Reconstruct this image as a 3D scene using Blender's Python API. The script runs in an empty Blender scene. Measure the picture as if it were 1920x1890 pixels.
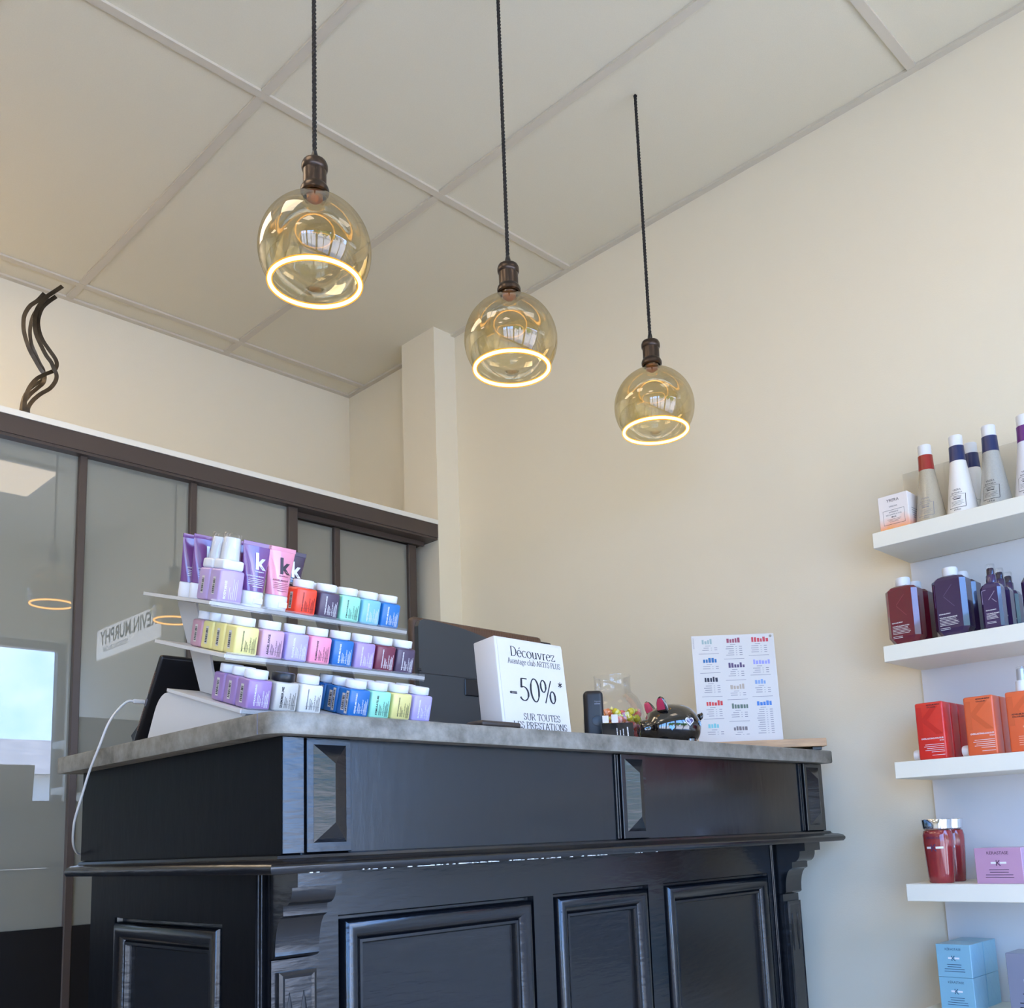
import bpy, bmesh, math, random
from mathutils import Matrix, Vector

# ------------------------------------------------------------------ scene, camera, light
sc = bpy.context.scene
COL = sc.collection
H = 0.85                       # height of the camera above the floor; most z values below are written relative to it
R = ((0.69728735, -0.71567677, -0.03996396),
     (0.08499154, 0.13791088, -0.98679128),
     (0.71173506, 0.68468048, 0.15698999))
cam = bpy.data.cameras.new('camera')
cam.sensor_fit = 'HORIZONTAL'
cam.sensor_width = 36.0
cam.lens = 36.0 * 1847.73 / 1920.0
cam.shift_x = (960 - 1015.49) / 1920.0
cam.shift_y = (1279.53 - 945) / 1920.0
cam.clip_start = 0.02
camo = bpy.data.objects.new('camera', cam)
COL.objects.link(camo)
right, up, back = Vector(R[0]), -Vector(R[1]), -Vector(R[2])
m3 = Matrix((right, up, back)).transposed()
camo.matrix_world = Matrix.Translation((0, 0, H)) @ m3.to_4x4()
sc.camera = camo

sc.view_settings.view_transform = 'Standard'
sc.view_settings.look = 'None'
sc.view_settings.gamma = 1.0
sc.view_settings.use_curve_mapping = False
sc.view_settings.exposure = 0.24
sc.cycles.use_denoising = True
sc.cycles.max_bounces = 10
sc.cycles.diffuse_bounces = 5
sc.cycles.transparent_max_bounces = 24
sc.cycles.sample_clamp_indirect = 4.0
sc.cycles.caustics_reflective = False
sc.cycles.caustics_refractive = False

SKY_STRENGTH = 11.5
SUN_STRENGTH = 22.0
LED_STRENGTH = 5.6
RING_STRENGTH = 12.0

# room extents (relative z)
XR, XL = 2.392, -4.0
YB, YF = 3.406, -1.0
ZC, ZF = 1.954, -H
WIN_Z0, WIN_Z1 = -0.70, 1.365
WINS = [(-3.3, -1.95), (-1.87, -0.55), (-0.47, 0.85), (0.93, 2.368)]

world = bpy.data.worlds.new('sky')
sc.world = world
world.use_nodes = True
nt = world.node_tree
nt.nodes.clear()
wo = nt.nodes.new('ShaderNodeOutputWorld')
bg = nt.nodes.new('ShaderNodeBackground')
tc = nt.nodes.new('ShaderNodeTexCoord')
sep = nt.nodes.new('ShaderNodeSeparateXYZ')
ramp = nt.nodes.new('ShaderNodeValToRGB')
ramp.color_ramp.elements[0].position = 0.0
ramp.color_ramp.elements[0].color = (0.25, 0.51, 1.0, 1)
ramp.color_ramp.elements[1].position = 0.6
ramp.color_ramp.elements[1].color = (0.12, 0.33, 0.92, 1)
noi = nt.nodes.new('ShaderNodeTexNoise')
noi.inputs['Scale'].default_value = 3.2
noi.inputs['Detail'].default_value = 6
cr = nt.nodes.new('ShaderNodeValToRGB')
cr.color_ramp.elements[0].position = 0.52
cr.color_ramp.elements[1].position = 0.74
mx = nt.nodes.new('ShaderNodeMixRGB')
mx.inputs[2].default_value = (0.95, 0.97, 1.0, 1)
nt.links.new(tc.outputs['Generated'], sep.inputs[0])
nt.links.new(sep.outputs['Z'], ramp.inputs[0])
nt.links.new(tc.outputs['Generated'], noi.inputs['Vector'])
nt.links.new(noi.outputs[0], cr.inputs[0])
nt.links.new(cr.outputs[0], mx.inputs[0])
nt.links.new(ramp.outputs[0], mx.inputs[1])
nt.links.new(mx.outputs[0], bg.inputs[0])
bg.inputs[1].default_value = SKY_STRENGTH
nt.links.new(bg.outputs[0], wo.inputs[0])

for i, (a, b) in enumerate(WINS):                 # daylight portals filling the window openings
    l = bpy.data.lights.new('window_portal', 'AREA')
    l.shape = 'RECTANGLE'
    l.size, l.size_y = b - a, WIN_Z1 - WIN_Z0
    l.cycles.is_portal = True
    o = bpy.data.objects.new('window_portal', l)
    COL.objects.link(o)
    o.location = ((a + b) / 2, YF - 0.13, H + (WIN_Z0 + WIN_Z1) / 2)
    o.rotation_euler = (math.radians(90), 0, 0)   # -Z of the lamp points to +Y

sun = bpy.data.lights.new('sun', 'SUN')           # stands behind the building: it lights the street, never the room
sun.energy = SUN_STRENGTH
sun.angle = math.radians(0.6)
sun.color = (1.0, 0.93, 0.82)
suno = bpy.data.objects.new('sun', sun)
COL.objects.link(suno)
suno.rotation_euler = (math.radians(-24), 0, math.radians(12))

# ------------------------------------------------------------------ materials
def lin(c):
    out = []
    for v in c[:3]:
        v = v / 255.0
        out.append(v / 12.92 if v <= 0.04045 else ((v + 0.055) / 1.055) ** 2.4)
    return (out[0], out[1], out[2], 1.0)

MATS = {}
def mat(name, rgb, rough=0.5, metal=0.0, spec=0.5, coat=0.0, coat_rough=0.05, bump=0.0, bump_scale=40.0,
        var=0.0, var_scale=6.0, emit=None, estr=0.0, stretch=(1, 1, 1)):
    if name in MATS:
        return MATS[name]
    m = bpy.data.materials.new(name)
    m.use_nodes = True
    n = m.node_tree.nodes
    p = n['Principled BSDF']
    col = lin(rgb)
    p.inputs['Base Color'].default_value = col
    p.inputs['Roughness'].default_value = rough
    p.inputs['Metallic'].default_value = metal
    p.inputs['Specular IOR Level'].default_value = spec
    p.inputs['Coat Weight'].default_value = coat
    p.inputs['Coat Roughness'].default_value = coat_rough
    L = m.node_tree.links
    if bump or var:
        t = n.new('ShaderNodeTexCoord')
        mp = n.new('ShaderNodeMapping')
        mp.inputs['Scale'].default_value = stretch
        L.new(t.outputs['Object'], mp.inputs[0])
    if var:
        a = n.new('ShaderNodeTexNoise')
        a.inputs['Scale'].default_value = var_scale
        a.inputs['Detail'].default_value = 4
        L.new(mp.outputs[0], a.inputs['Vector'])
        r = n.new('ShaderNodeValToRGB')
        r.color_ramp.elements[0].position = 0.3
        r.color_ramp.elements[1].position = 0.7
        r.color_ramp.elements[0].color = tuple(v * (1 - var) for v in col[:3]) + (1,)
        r.color_ramp.elements[1].color = tuple(min(1, v * (1 + var)) for v in col[:3]) + (1,)
        L.new(a.outputs[0], r.inputs[0])
        L.new(r.outputs[0], p.inputs['Base Color'])
    if bump:
        a = n.new('ShaderNodeTexNoise')
        a.inputs['Scale'].default_value = bump_scale
        a.inputs['Detail'].default_value = 3
        L.new(mp.outputs[0], a.inputs['Vector'])
        b = n.new('ShaderNodeBump')
        b.inputs['Strength'].default_value = bump
        b.inputs['Distance'].default_value = 0.004
        L.new(a.outputs[0], b.inputs['Height'])
        L.new(b.outputs[0], p.inputs['Normal'])
        if coat:
            L.new(b.outputs[0], p.inputs['Coat Normal'])
    if emit:
        p.inputs['Emission Color'].default_value = lin(emit)
        p.inputs['Emission Strength'].default_value = estr
    MATS[name] = m
    return m

def thin_glass(name, tint, ior=1.5, rough=0.0, boost=1.0, top=1.0, haze=0.0, haze_rgb=(200, 200, 200)):
    """clear sheet: tinted straight-through light plus Fresnel mirror reflection"""
    m = bpy.data.materials.new(name)
    m.use_nodes = True
    n, L = m.node_tree.nodes, m.node_tree.links
    n.remove(n['Principled BSDF'])
    out = n['Material Output']
    tr = n.new('ShaderNodeBsdfTransparent')
    tr.inputs[0].default_value = (tint[0], tint[1], tint[2], 1)
    gl = n.new('ShaderNodeBsdfGlossy')
    gl.inputs['Roughness'].default_value = rough
    fr = n.new('ShaderNodeFresnel')
    fr.inputs['IOR'].default_value = ior
    mu = n.new('ShaderNodeMath')
    mu.operation = 'MULTIPLY'
    mu.use_clamp = True
    mu.inputs[1].default_value = boost
    mixs = n.new('ShaderNodeMixShader')
    L.new(fr.outputs[0], mu.inputs[0])
    mn = n.new('ShaderNodeMath')
    mn.operation = 'MINIMUM'
    mn.inputs[1].default_value = top
    L.new(mu.outputs[0], mn.inputs[0])
    L.new(mn.outputs[0], mixs.inputs[0])
    base = tr.outputs[0]
    if haze:
        df = n.new('ShaderNodeBsdfDiffuse')
        df.inputs[0].default_value = lin(haze_rgb)
        m2 = n.new('ShaderNodeMixShader')
        m2.inputs[0].default_value = haze
        L.new(tr.outputs[0], m2.inputs[1])
        L.new(df.outputs[0], m2.inputs[2])
        base = m2.outputs[0]
    L.new(base, mixs.inputs[1])
    L.new(gl.outputs[0], mixs.inputs[2])
    L.new(mixs.outputs[0], out.inputs[0])
    MATS[name] = m
    return m

M_WALL = mat('wall_paint', (234, 225, 203), 0.75, bump=0.08, bump_scale=260)
M_CEIL = mat('ceiling_tile', (223, 216, 195), 0.9, bump=0.12, bump_scale=420, var=0.02, var_scale=300)
M_BAR = mat('ceiling_bar', (206, 198, 182), 0.45)
M_FLOOR = mat('floor_wood', (206, 190, 166), 0.5, var=0.1, var_scale=3, stretch=(1, 8, 1))
M_BEAM = mat('bronze_aluminium', (74, 64, 60), 0.4, spec=0.4)
M_WHITE = mat('white_lacquer', (232, 229, 220), 0.4)
M_SHELF = mat('shelf_cream', (236, 231, 214), 0.55, bump=0.03, bump_scale=500)
M_BLACKP = mat('lower_panel_black', (14, 14, 18), 0.35)
M_PAINT = mat('black_paint', (15, 16, 20), 0.26, spec=0.5, coat=0.3, coat_rough=0.12, bump=0.2, bump_scale=18, stretch=(1, 1, 5))
M_PAINTV = mat('black_paint_field', (15, 16, 20), 0.24, spec=0.5, coat=0.3, coat_rough=0.12, bump=0.10, bump_scale=16, stretch=(3, 3, 1))
M_PAINT_SHADED = mat('black_paint_shaded', (12, 12, 15), 0.42, spec=0.10, bump=0.10, bump_scale=16, stretch=(1, 3, 1))  # same black paint, darkened and dulled so the counter sides look shaded
M_CHIP = mat('chipped_paint', (215, 212, 205), 0.8)
M_PWHITE = mat('white_plastic', (204, 201, 198), 0.35)
M_CAP = mat('cap_white', (226, 227, 231), 0.4)
M_BLACK = mat('black_plastic', (22, 22, 26), 0.35)
M_INK = mat('ink_black', (32, 32, 38), 0.7)
M_INKW = mat('ink_white', (236, 234, 236), 0.6)
M_INKG = mat('ink_grey', (120, 120, 130), 0.7)
M_PAPER = mat('paper_white', (206, 201, 196), 0.6)
M_BRONZE = mat('dark_bronze', (72, 62, 56), 0.3, metal=0.85, bump=0.1, bump_scale=60)
M_CORD = mat('cord_black', (30, 27, 26), 0.8)
M_AMBER = thin_glass('amber_glass', (0.82, 0.745, 0.535), 1.5, boost=2.3, top=0.40)
M_AMBERI = thin_glass('amber_inner_glass', (0.985, 0.97, 0.93), 1.5, boost=0.8, top=0.10)
M_CLEAR = thin_glass('clear_glass', (0.985, 0.985, 0.985), 1.45, boost=1.2, top=0.28)
M_ACRYL = thin_glass('clear_acrylic', (0.97, 0.97, 0.97), 1.45, haze=0.08, top=0.3)
M_ACRYLS = thin_glass('smoked_acrylic', (0.955, 0.95, 0.94), 1.45, haze=0.06, top=0.3)
M_RING = mat('led_ring', (255, 220, 160), 0.4, emit=(255, 206, 128), estr=RING_STRENGTH)
def ring_glow():  # orange glow edge of the light ring, put into a faintly emitting sleeve
    m = bpy.data.materials.new('ring_glow')
    m.use_nodes = True
    n, L = m.node_tree.nodes, m.node_tree.links
    n.remove(n['Principled BSDF'])
    tr = n.new('ShaderNodeBsdfTransparent'); tr.inputs[0].default_value = (1, .86, .6, 1)
    em = n.new('ShaderNodeEmission'); em.inputs[0].default_value = lin((255, 168, 60)); em.inputs[1].default_value = 1.6
    mx_ = n.new('ShaderNodeMixShader'); mx_.inputs[0].default_value = .45
    L.new(tr.outputs[0], mx_.inputs[1]); L.new(em.outputs[0], mx_.inputs[2]); L.new(mx_.outputs[0], n['Material Output'].inputs[0])
    return m
M_GLOW = ring_glow()
M_LED = mat('led_panel', (255, 250, 240), 0.5, emit=(255, 230, 194), estr=LED_STRENGTH)
M_LED2 = mat('led_panel_dimmed', (255, 250, 240), 0.5, emit=(255, 230, 194), estr=LED_STRENGTH * 0.5)
M_CHROME = mat('chrome', (225, 225, 228), 0.08, metal=1.0)
M_WOOD = mat('board_wood', (190, 150, 108), 0.5, var=0.18, var_scale=14, stretch=(1, 1, 9))
M_STEEL = mat('sculpture_steel', (68, 61, 53), 0.34, metal=0.9, var=0.4, var_scale=25, bump=0.2, bump_scale=50)

def zinc():
    m = mat('zinc', (150, 156, 160), 0.5, metal=0.3, spec=0.4)
    n, L = m.node_tree.nodes, m.node_tree.links
    p = n['Principled BSDF']
    t = n.new('ShaderNodeTexCoord')
    a = n.new('ShaderNodeTexNoise'); a.inputs['Scale'].default_value = 22; a.inputs['Detail'].default_value = 8; a.inputs['Roughness'].default_value = 0.65
    L.new(t.outputs['Object'], a.inputs['Vector'])
    r = n.new('ShaderNodeValToRGB')
    r.color_ramp.elements[0].position = 0.32; r.color_ramp.elements[0].color = lin((104, 99, 89))
    r.color_ramp.elements[1].position = 0.68; r.color_ramp.elements[1].color = lin((154, 149, 139))
    L.new(a.outputs[0], r.inputs[0]); L.new(r.outputs[0], p.inputs['Base Color'])
    r2 = n.new('ShaderNodeMapRange'); r2.inputs['To Min'].default_value = 0.62; r2.inputs['To Max'].default_value = 0.4
    L.new(a.outputs[0], r2.inputs[0]); L.new(r2.outputs[0], p.inputs['Roughness'])
    b = n.new('ShaderNodeBump'); b.inputs['Strength'].default_value = 0.12; b.inputs['Distance'].default_value = 0.004
    L.new(a.outputs[0], b.inputs['Height']); L.new(b.outputs[0], p.inputs['Normal'])
    return m
M_ZINC = zinc()

M_PANE = mat('back_painted_glass', (128, 129, 122), 0.55, spec=0.2, coat=1.0, coat_rough=0.0)
M_PANE.node_tree.nodes['Principled BSDF'].inputs['Coat IOR'].default_value = 1.95

# ------------------------------------------------------------------ mesh helpers
class MB:
    def __init__(self):
        self.v, self.f, self.mi = [], [], []
    def add(self, verts, faces, mi=0):
        b = len(self.v)
        self.v += [tuple(p) for p in verts]
        self.f += [tuple(i + b for i in q) for q in faces]
        self.mi += [mi] * len(faces)
        return self
    def box(self, x0, x1, y0, y1, z0, z1, mi=0):
        v = [(x0, y0, z0), (x1, y0, z0), (x1, y1, z0), (x0, y1, z0), (x0, y0, z1), (x1, y0, z1), (x1, y1, z1), (x0, y1, z1)]
        f = [(3, 2, 1, 0), (4, 5, 6, 7), (0, 1, 5, 4), (1, 2, 6, 5), (2, 3, 7, 6), (3, 0, 4, 7)]
        return self.add(v, f, mi)
    def rbox(self, x0, x1, y0, y1, z0, z1, r=0.003, seg=2, mi=0):
        v, f = rounded(x1 - x0, y1 - y0, z1 - z0, r, seg)
        cx, cy = (x0 + x1) / 2, (y0 + y1) / 2
        return self.add([(p[0] + cx, p[1] + cy, p[2] + z0) for p in v], f, mi)
    def lathe(self, prof, n=24, c=(0, 0, 0), sx=1.0, sy=1.0, cap0=True, cap1=True, mi=0):
        v, f = [], []
        k = len(prof)
        for r, z in prof:
            for i in range(n):
                a = 2 * math.pi * i / n
                v.append((c[0] + r * sx * math.cos(a), c[1] + r * sy * math.sin(a), c[2] + z))
        for j in range(k - 1):
            for i in range(n):
                i2 = (i + 1) % n
                f.append((j * n + i, j * n + i2, (j + 1) * n + i2, (j + 1) * n + i))
        if cap0:
            f.append(tuple(range(n - 1, -1, -1)))
        if cap1:
            f.append(tuple((k - 1) * n + i for i in range(n)))
        return self.add(v, f, mi)
    def tube(self, pts, r, n=8, caps=True, mi=0):
        pts = [Vector(p) for p in pts]
        rs = r if isinstance(r, (list, tuple)) else [r] * len(pts)
        v, f = [], []
        ref = None
        for i, p in enumerate(pts):
            d = (pts[min(i + 1, len(pts) - 1)] - pts[max(i - 1, 0)]).normalized()
            if ref is None:
                ref = Vector((0, 0, 1)) if abs(d.z) < 0.9 else Vector((1, 0, 0))
            a = (ref - d * ref.dot(d)).normalized()
            ref = a
            b = d.cross(a)
            for k in range(n):
                t = 2 * math.pi * k / n
                v.append(tuple(p + (a * math.cos(t) + b * math.sin(t)) * rs[i]))
        for i in range(len(pts) - 1):
            for k in range(n):
                k2 = (k + 1) % n
                f.append((i * n + k, i * n + k2, (i + 1) * n + k2, (i + 1) * n + k))
        if caps:
            f.append(tuple(range(n - 1, -1, -1)))
            f.append(tuple((len(pts) - 1) * n + k for k in range(n)))
        return self.add(v, f, mi)
    def prism(self, poly, axis, a, b, mi=0):
        """extrude a 2D polygon along axis ('x': poly=(y,z), 'y': poly=(x,z), 'z': poly=(x,y))"""
        n = len(poly)
        def P(q, t):
            return {'x': (t, q[0], q[1]), 'y': (q[0], t, q[1]), 'z': (q[0], q[1], t)}[axis]
        v = [P(q, a) for q in poly] + [P(q, b) for q in poly]
        f = [tuple(range(n - 1, -1, -1)), tuple(range(n, 2 * n))]
        for i in range(n):
            j = (i + 1) % n
            f.append((i, j, n + j, n + i))
        return self.add(v, f, mi)
    def quad(self, o, u, w, mi=0):
        o, u, w = Vector(o), Vector(u), Vector(w)
        return self.add([o, o + u, o + u + w, o + w], [(0, 1, 2, 3)], mi)
    def build(self, name, mats, parent=None, smooth=None, world=False, fix=True):
        me = bpy.data.meshes.new(name)
        v = self.v
        if world and parent is not None:
            inv = parent.matrix_basis.inverted()
            v = [tuple(inv @ Vector(p)) for p in v]
        me.from_pydata(v, [], self.f)
        if fix:
            bm = bmesh.new(); bm.from_mesh(me)
            bmesh.ops.recalc_face_normals(bm, faces=bm.faces)
            bm.to_mesh(me); bm.free()
        ms = mats if isinstance(mats, (list, tuple)) else [mats]
        for q in ms:
            me.materials.append(q)
        if len(ms) > 1:
            me.polygons.foreach_set('material_index', self.mi)
        if smooth:
            me.polygons.foreach_set('use_smooth', [True] * len(me.polygons))
            me.set_sharp_from_angle(angle=math.radians(smooth))
        me.update()
        return link(name, me, parent)

def link(name, me, parent=None):
    o = bpy.data.objects.new(name, me)
    COL.objects.link(o)
    if parent is not None:
        o.parent = parent
    return o

_rc = {}
def rounded(w, d, h, r, seg):
    k = (round(w, 5), round(d, 5), round(h, 5), round(r, 5), seg)
    if k not in _rc:
        bm = bmesh.new()
        bmesh.ops.create_cube(bm, size=1)
        for q in bm.verts:
            q.co = (q.co.x * w, q.co.y * d, (q.co.z + 0.5) * h)
        bmesh.ops.bevel(bm, geom=list(bm.edges), offset=r, segments=seg, profile=0.5, affect='EDGES')
        bm.verts.index_update()
        _rc[k] = ([tuple(q.co) for q in bm.verts], [tuple(q.index for q in f.verts) for f in bm.faces])
        bm.free()
    return _rc[k]

def tag(o, label, cat, group=None):
    o['label'] = label
    o['category'] = cat
    if group:
        o['group'] = group
    return o
def struct(o):
    o['kind'] = 'structure'
    return o
def thing(name, label, cat, loc=(0, 0, 0), rot=(0, 0, 0), group=None):
    o = bpy.data.objects.new(name, None)
    o.empty_display_size = 0.05
    COL.objects.link(o)
    o.location = loc
    o.rotation_euler = rot
    o.matrix_basis = Matrix.Translation(loc) @ __import__('mathutils').Euler(rot).to_matrix().to_4x4()
    return tag(o, label, cat, group)
def dup(root, loc, rot=None, label=None, group=None):
    r = root.copy(); COL.objects.link(r)
    r.location = loc
    if rot is not None:
        r.rotation_euler = rot
    if label:
        r['label'] = label
    if group:
        r['group'] = group
    for ch in list(root.children):
        c = ch.copy(); COL.objects.link(c); c.parent = r
        for g in ch.children:
            d = g.copy(); COL.objects.link(d); d.parent = c
    return r

# ---- lettering: sans text from the built-in font, and a hand-drawn serif
_tx = {}
def text2d(s, bold=0.0):
    k = (s, bold)
    if k not in _tx:
        cu = bpy.data.curves.new('t', 'FONT')
        cu.body = s
        cu.size = 1.0
        cu.resolution_u = 2
        cu.offset = bold
        ob = bpy.data.objects.new('t', cu)
        me = ob.to_mesh()
        v = [(q.co.x, q.co.y) for q in me.vertices]
        f = [tuple(p.vertices) for p in me.polygons]
        ob.to_mesh_clear()
        bpy.data.objects.remove(ob)
        bpy.data.curves.remove(cu)
        _tx[k] = (v, f)
    return _tx[k]
def put_text(mb, s, o, u, w, height=None, width=None, anchor='l', bold=0.0, mi=0, src=None):
    """write s starting at o, running along u, upright along w (unit vectors); cap height or total width given"""
    v, f = src if src else text2d(s, bold)
    if not v:
        return
    x0, x1 = min(p[0] for p in v), max(p[0] for p in v)
    cap = 0.70 if not src else 1.0
    sy = (height / cap) if height else None
    sx = sy
    if width:
        sx = width / (x1 - x0)
        if sy is None:
            sy = sx
    off = {'l': -x0, 'c': -(x0 + x1) / 2, 'r': -x1}[anchor]
    o, u, w = Vector(o), Vector(u), Vector(w)
    mb.add([o + u * ((p[0] + off) * sx) + w * (p[1] * sy) for p in v], f, mi)

def arc(cx, cy, rx, ry, a0, a1, n=14):
    return [(cx + rx * math.cos(math.radians(a0 + (a1 - a0) * i / n)), cy + ry * math.sin(math.radians(a0 + (a1 - a0) * i / n))) for i in range(n + 1)]
XH = 0.66
def serif_glyphs():
    g = {}
    S = lambda x, y, w=0.09: [(x - w, y), (x + w, y)]
    def st(x, y0, y1, b=True, t=True):     # a stem with serifs
        o = [[(x, y0), (x, y1)]]
        if b: o.append(S(x, y0 + 0.015))
        if t: o.append(S(x, y1 - 0.015))
        return o
    g['D'] = (0.74, st(0.14, 0, 1) + [[(0.14, 0.98)] + arc(0.30, 0.5, 0.36, 0.48, 90, -90) + [(0.14, 0.02)]])
    e = [[(0.08, 0.37), (0.50, 0.37)], arc(0.29, 0.33, 0.23, 0.33, 8, 325, 20)]
    g['e'] = (0.56, e)
    g['\u00e9'] = (0.56, e + [[(0.27, 0.80), (0.40, 0.98)]])
    g['c'] = (0.54, [arc(0.30, 0.33, 0.24, 0.33, 45, 320, 18)])
    g['o'] = (0.62, [arc(0.31, 0.33, 0.25, 0.33, 0, 360, 24)])
    g['u'] = (0.66, [[(0.14, XH), (0.14, 0.2)] + arc(0.29, 0.19, 0.15, 0.18, 180, 300) , [(0.50, XH), (0.50, 0.0)], [(0.36, 0.03), (0.50, 0.16)], [(0.04, XH - .015), (0.14, XH - .015)], [(0.40, XH - .015), (0.50, XH - .015)], [(0.50, .015), (0.60, .015)]])
    g['v'] = (0.58, [[(0.07, XH), (0.28, 0.0)], [(0.28, 0.0), (0.49, XH)], S(0.07, XH - .015), S(0.49, XH - .015)])
    g['r'] = (0.44, st(0.14, 0, XH, t=False) + [[(0.04, XH - .015), (0.14, XH - .015)], arc(0.30, 0.46, 0.15, 0.18, 170, 50)])
    g['z'] = (0.54, [[(0.07, XH - .02), (0.46, XH - .02)], [(0.46, XH - .02), (0.06, .02)], [(0.06, .02), (0.48, .02)], [(0.07, XH - .02), (0.07, .52)], [(0.48, .02), (0.48, .15)]])
    g['a'] = (0.56, [arc(0.24, 0.48, 0.15, 0.17, 160, 20) + [(0.40, 0.1)], arc(0.24, 0.17, 0.17, 0.17, 60, 330, 16), [(0.40, 0.10), (0.48, 0.02)]])
    g['n'] = (0.66, st(0.14, 0, XH, t=False) + [[(0.04, XH - .015), (0.14, XH - .015)], arc(0.32, 0.46, 0.18, 0.19, 170, 0) + [(0.50, 0.0)], S(0.50, .015)])
    g['t'] = (0.40, [[(0.17, 0.86), (0.17, 0.14)] + arc(0.27, 0.13, 0.10, 0.12, 180, 300), [(0.04, XH - .02), (0.33, XH - .02)]])
    g['g'] = (0.58, [arc(0.26, 0.45, 0.18, 0.21, 0, 360, 20), [(0.40, 0.62), (0.54, 0.62)], arc(0.28, -0.10, 0.22, 0.14, 0, 360, 20), [(0.16, 0.26), (0.14, 0.08), (0.36, 0.04)]])
    g['l'] = (0.30, st(0.15, 0, 1, t=False) + [[(0.04, .985), (0.15, .985)]])
    g['b'] = (0.62, [[(0.12, 1), (0.12, 0)], [(0.02, .985), (0.12, .985)], arc(0.31, 0.33, 0.21, 0.33, 150, -150, 20)])
    g['A'] = (0.80, [[(0.10, 0), (0.40, 1)], [(0.40, 1), (0.70, 0)], [(0.20, 0.34), (0.60, 0.34)], S(0.10, .015), S(0.70, .015)])
    g['R'] = (0.76, st(0.14, 0, 1) + [[(0.14, .98)] + arc(0.34, 0.74, 0.24, 0.24, 90, -90) + [(0.14, 0.5)], [(0.34, 0.5), (0.66, 0.0)], S(0.67, .015, .06)])
    g['T'] = (0.70, st(0.35, 0, 1, t=False) + [[(0.06, .98), (0.64, .98)], [(0.06, .98), (0.06, .80)], [(0.64, .98), (0.64, .80)]])
    g['I'] = (0.36, st(0.18, 0, 1))
    g["'"] = (0.22, [[(0.11, 1.0), (0.10, 0.78)]])
    s5 = arc(0.30, 0.75, 0.20, 0.24, 40, 250, 14) + arc(0.30, 0.26, 0.21, 0.25, 60, -150, 14)
    g['S'] = (0.60, [s5, [(0.46, .92), (0.46, .76)], [(0.11, .08), (0.11, .26)]])
    g['P'] = (0.64, st(0.14, 0, 1) + [[(0.14, .98)] + arc(0.32, 0.73, 0.25, 0.25, 90, -90) + [(0.14, 0.48)]])
    g['L'] = (0.64, st(0.14, 0, 1) + [[(0.14, .02), (0.56, .02)], [(0.56, .02), (0.56, .22)]])
    g['U'] = (0.80, [[(0.14, 1), (0.14, 0.3)] + arc(0.40, 0.28, 0.26, 0.28, 180, 360, 16) + [(0.66, 1)], S(0.14, .985), S(0.66, .985)])
    g['O'] = (0.80, [arc(0.40, 0.5, 0.33, 0.5, 0, 360, 28)])
    g['E'] = (0.66, st(0.14, 0, 1) + [[(0.14, .98), (0.56, .98)], [(0.14, .52), (0.44, .52)], [(0.14, .02), (0.58, .02)], [(0.56, .98), (0.56, .80)], [(0.58, .02), (0.58, .22)], [(0.44, .60), (0.44, .42)]])
    g['N'] = (0.82, st(0.14, 0, 1) + st(0.66, 0, 1, b=False) + [[(0.14, 1), (0.66, 0)]])
    g['-'] = (0.40, [[(0.06, 0.30), (0.06, 0.38)], [(0.05, 0.34), (0.34, 0.34)], [(0.05, 0.30), (0.34, 0.30)], [(0.05, 0.38), (0.34, 0.38)]])
    g['5'] = (0.58, [[(0.16, .96), (0.48, .96)], [(0.18, .96), (0.14, .56)], arc(0.25, 0.31, 0.24, 0.30, 115, -150, 20)])
    g['0'] = (0.58, [arc(0.29, 0.5, 0.22, 0.5, 0, 360, 28)])
    g['%'] = (0.90, [arc(0.20, 0.72, 0.14, 0.26, 0, 360, 20), arc(0.68, 0.26, 0.14, 0.26, 0, 360, 20), [(0.24, -0.02), (0.66, 1.0)]])
    g['*'] = (0.46, [[(0.20, .98), (0.20, .62)], [(0.04, .90), (0.36, .70)], [(0.04, .70), (0.36, .90)]])
    g[' '] = (0.30, [])
    return g
GLY = serif_glyphs()
def serif(s, thick=0.075, thin=0.032):
    V, F = [], []
    x = 0.0
    for ch in s:
        adv, strokes = GLY[ch]
        for pts in strokes:
            base = len(V)
            n = len(pts)
            for i, p in enumerate(pts):
                a, b = pts[max(i - 1, 0)], pts[min(i + 1, n - 1)]
                dx, dy = b[0] - a[0], b[1] - a[1]
                l = math.hypot(dx, dy) or 1.0
                dx, dy = dx / l, dy / l
                t = thin + (thick - thin) * abs(dy) ** 1.5
                if dy * dx > 0.15 and abs(dx) > 0.3:
                    t = thin + (thick - thin) * 0.25      # rising diagonals are the thin ones
                nx, ny = -dy * t / 2, dx * t / 2
                V += [(x + p[0] + nx, p[1] + ny), (x + p[0] - nx, p[1] - ny)]
            for i in range(n - 1):
                F.append((base + 2 * i, base + 2 * i + 1, base + 2 * i + 3, base + 2 * i + 2))
        x += adv
    return V, F

def sweep_rect(mb, x0, x1, z0, z1, prof, place):
    """mitred moulding round a rectangle; prof = [(inset, out)], place(u, v, out) -> xyz"""
    rings = []
    for ins, out in prof:
        rings.append([place(x0 + ins, z0 + ins, out), place(x1 - ins, z0 + ins, out), place(x1 - ins, z1 - ins, out), place(x0 + ins, z1 - ins, out)])
    v = [p for r in rings for p in r]
    f = []
    for j in range(len(rings) - 1):
        for i in range(4):
            k = (i + 1) % 4
            f.append((j * 4 + i, j * 4 + k, (j + 1) * 4 + k, (j + 1) * 4 + i))
    f.append(tuple((len(rings) - 1) * 4 + i for i in range(4)))
    mb.add(v, f)

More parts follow.
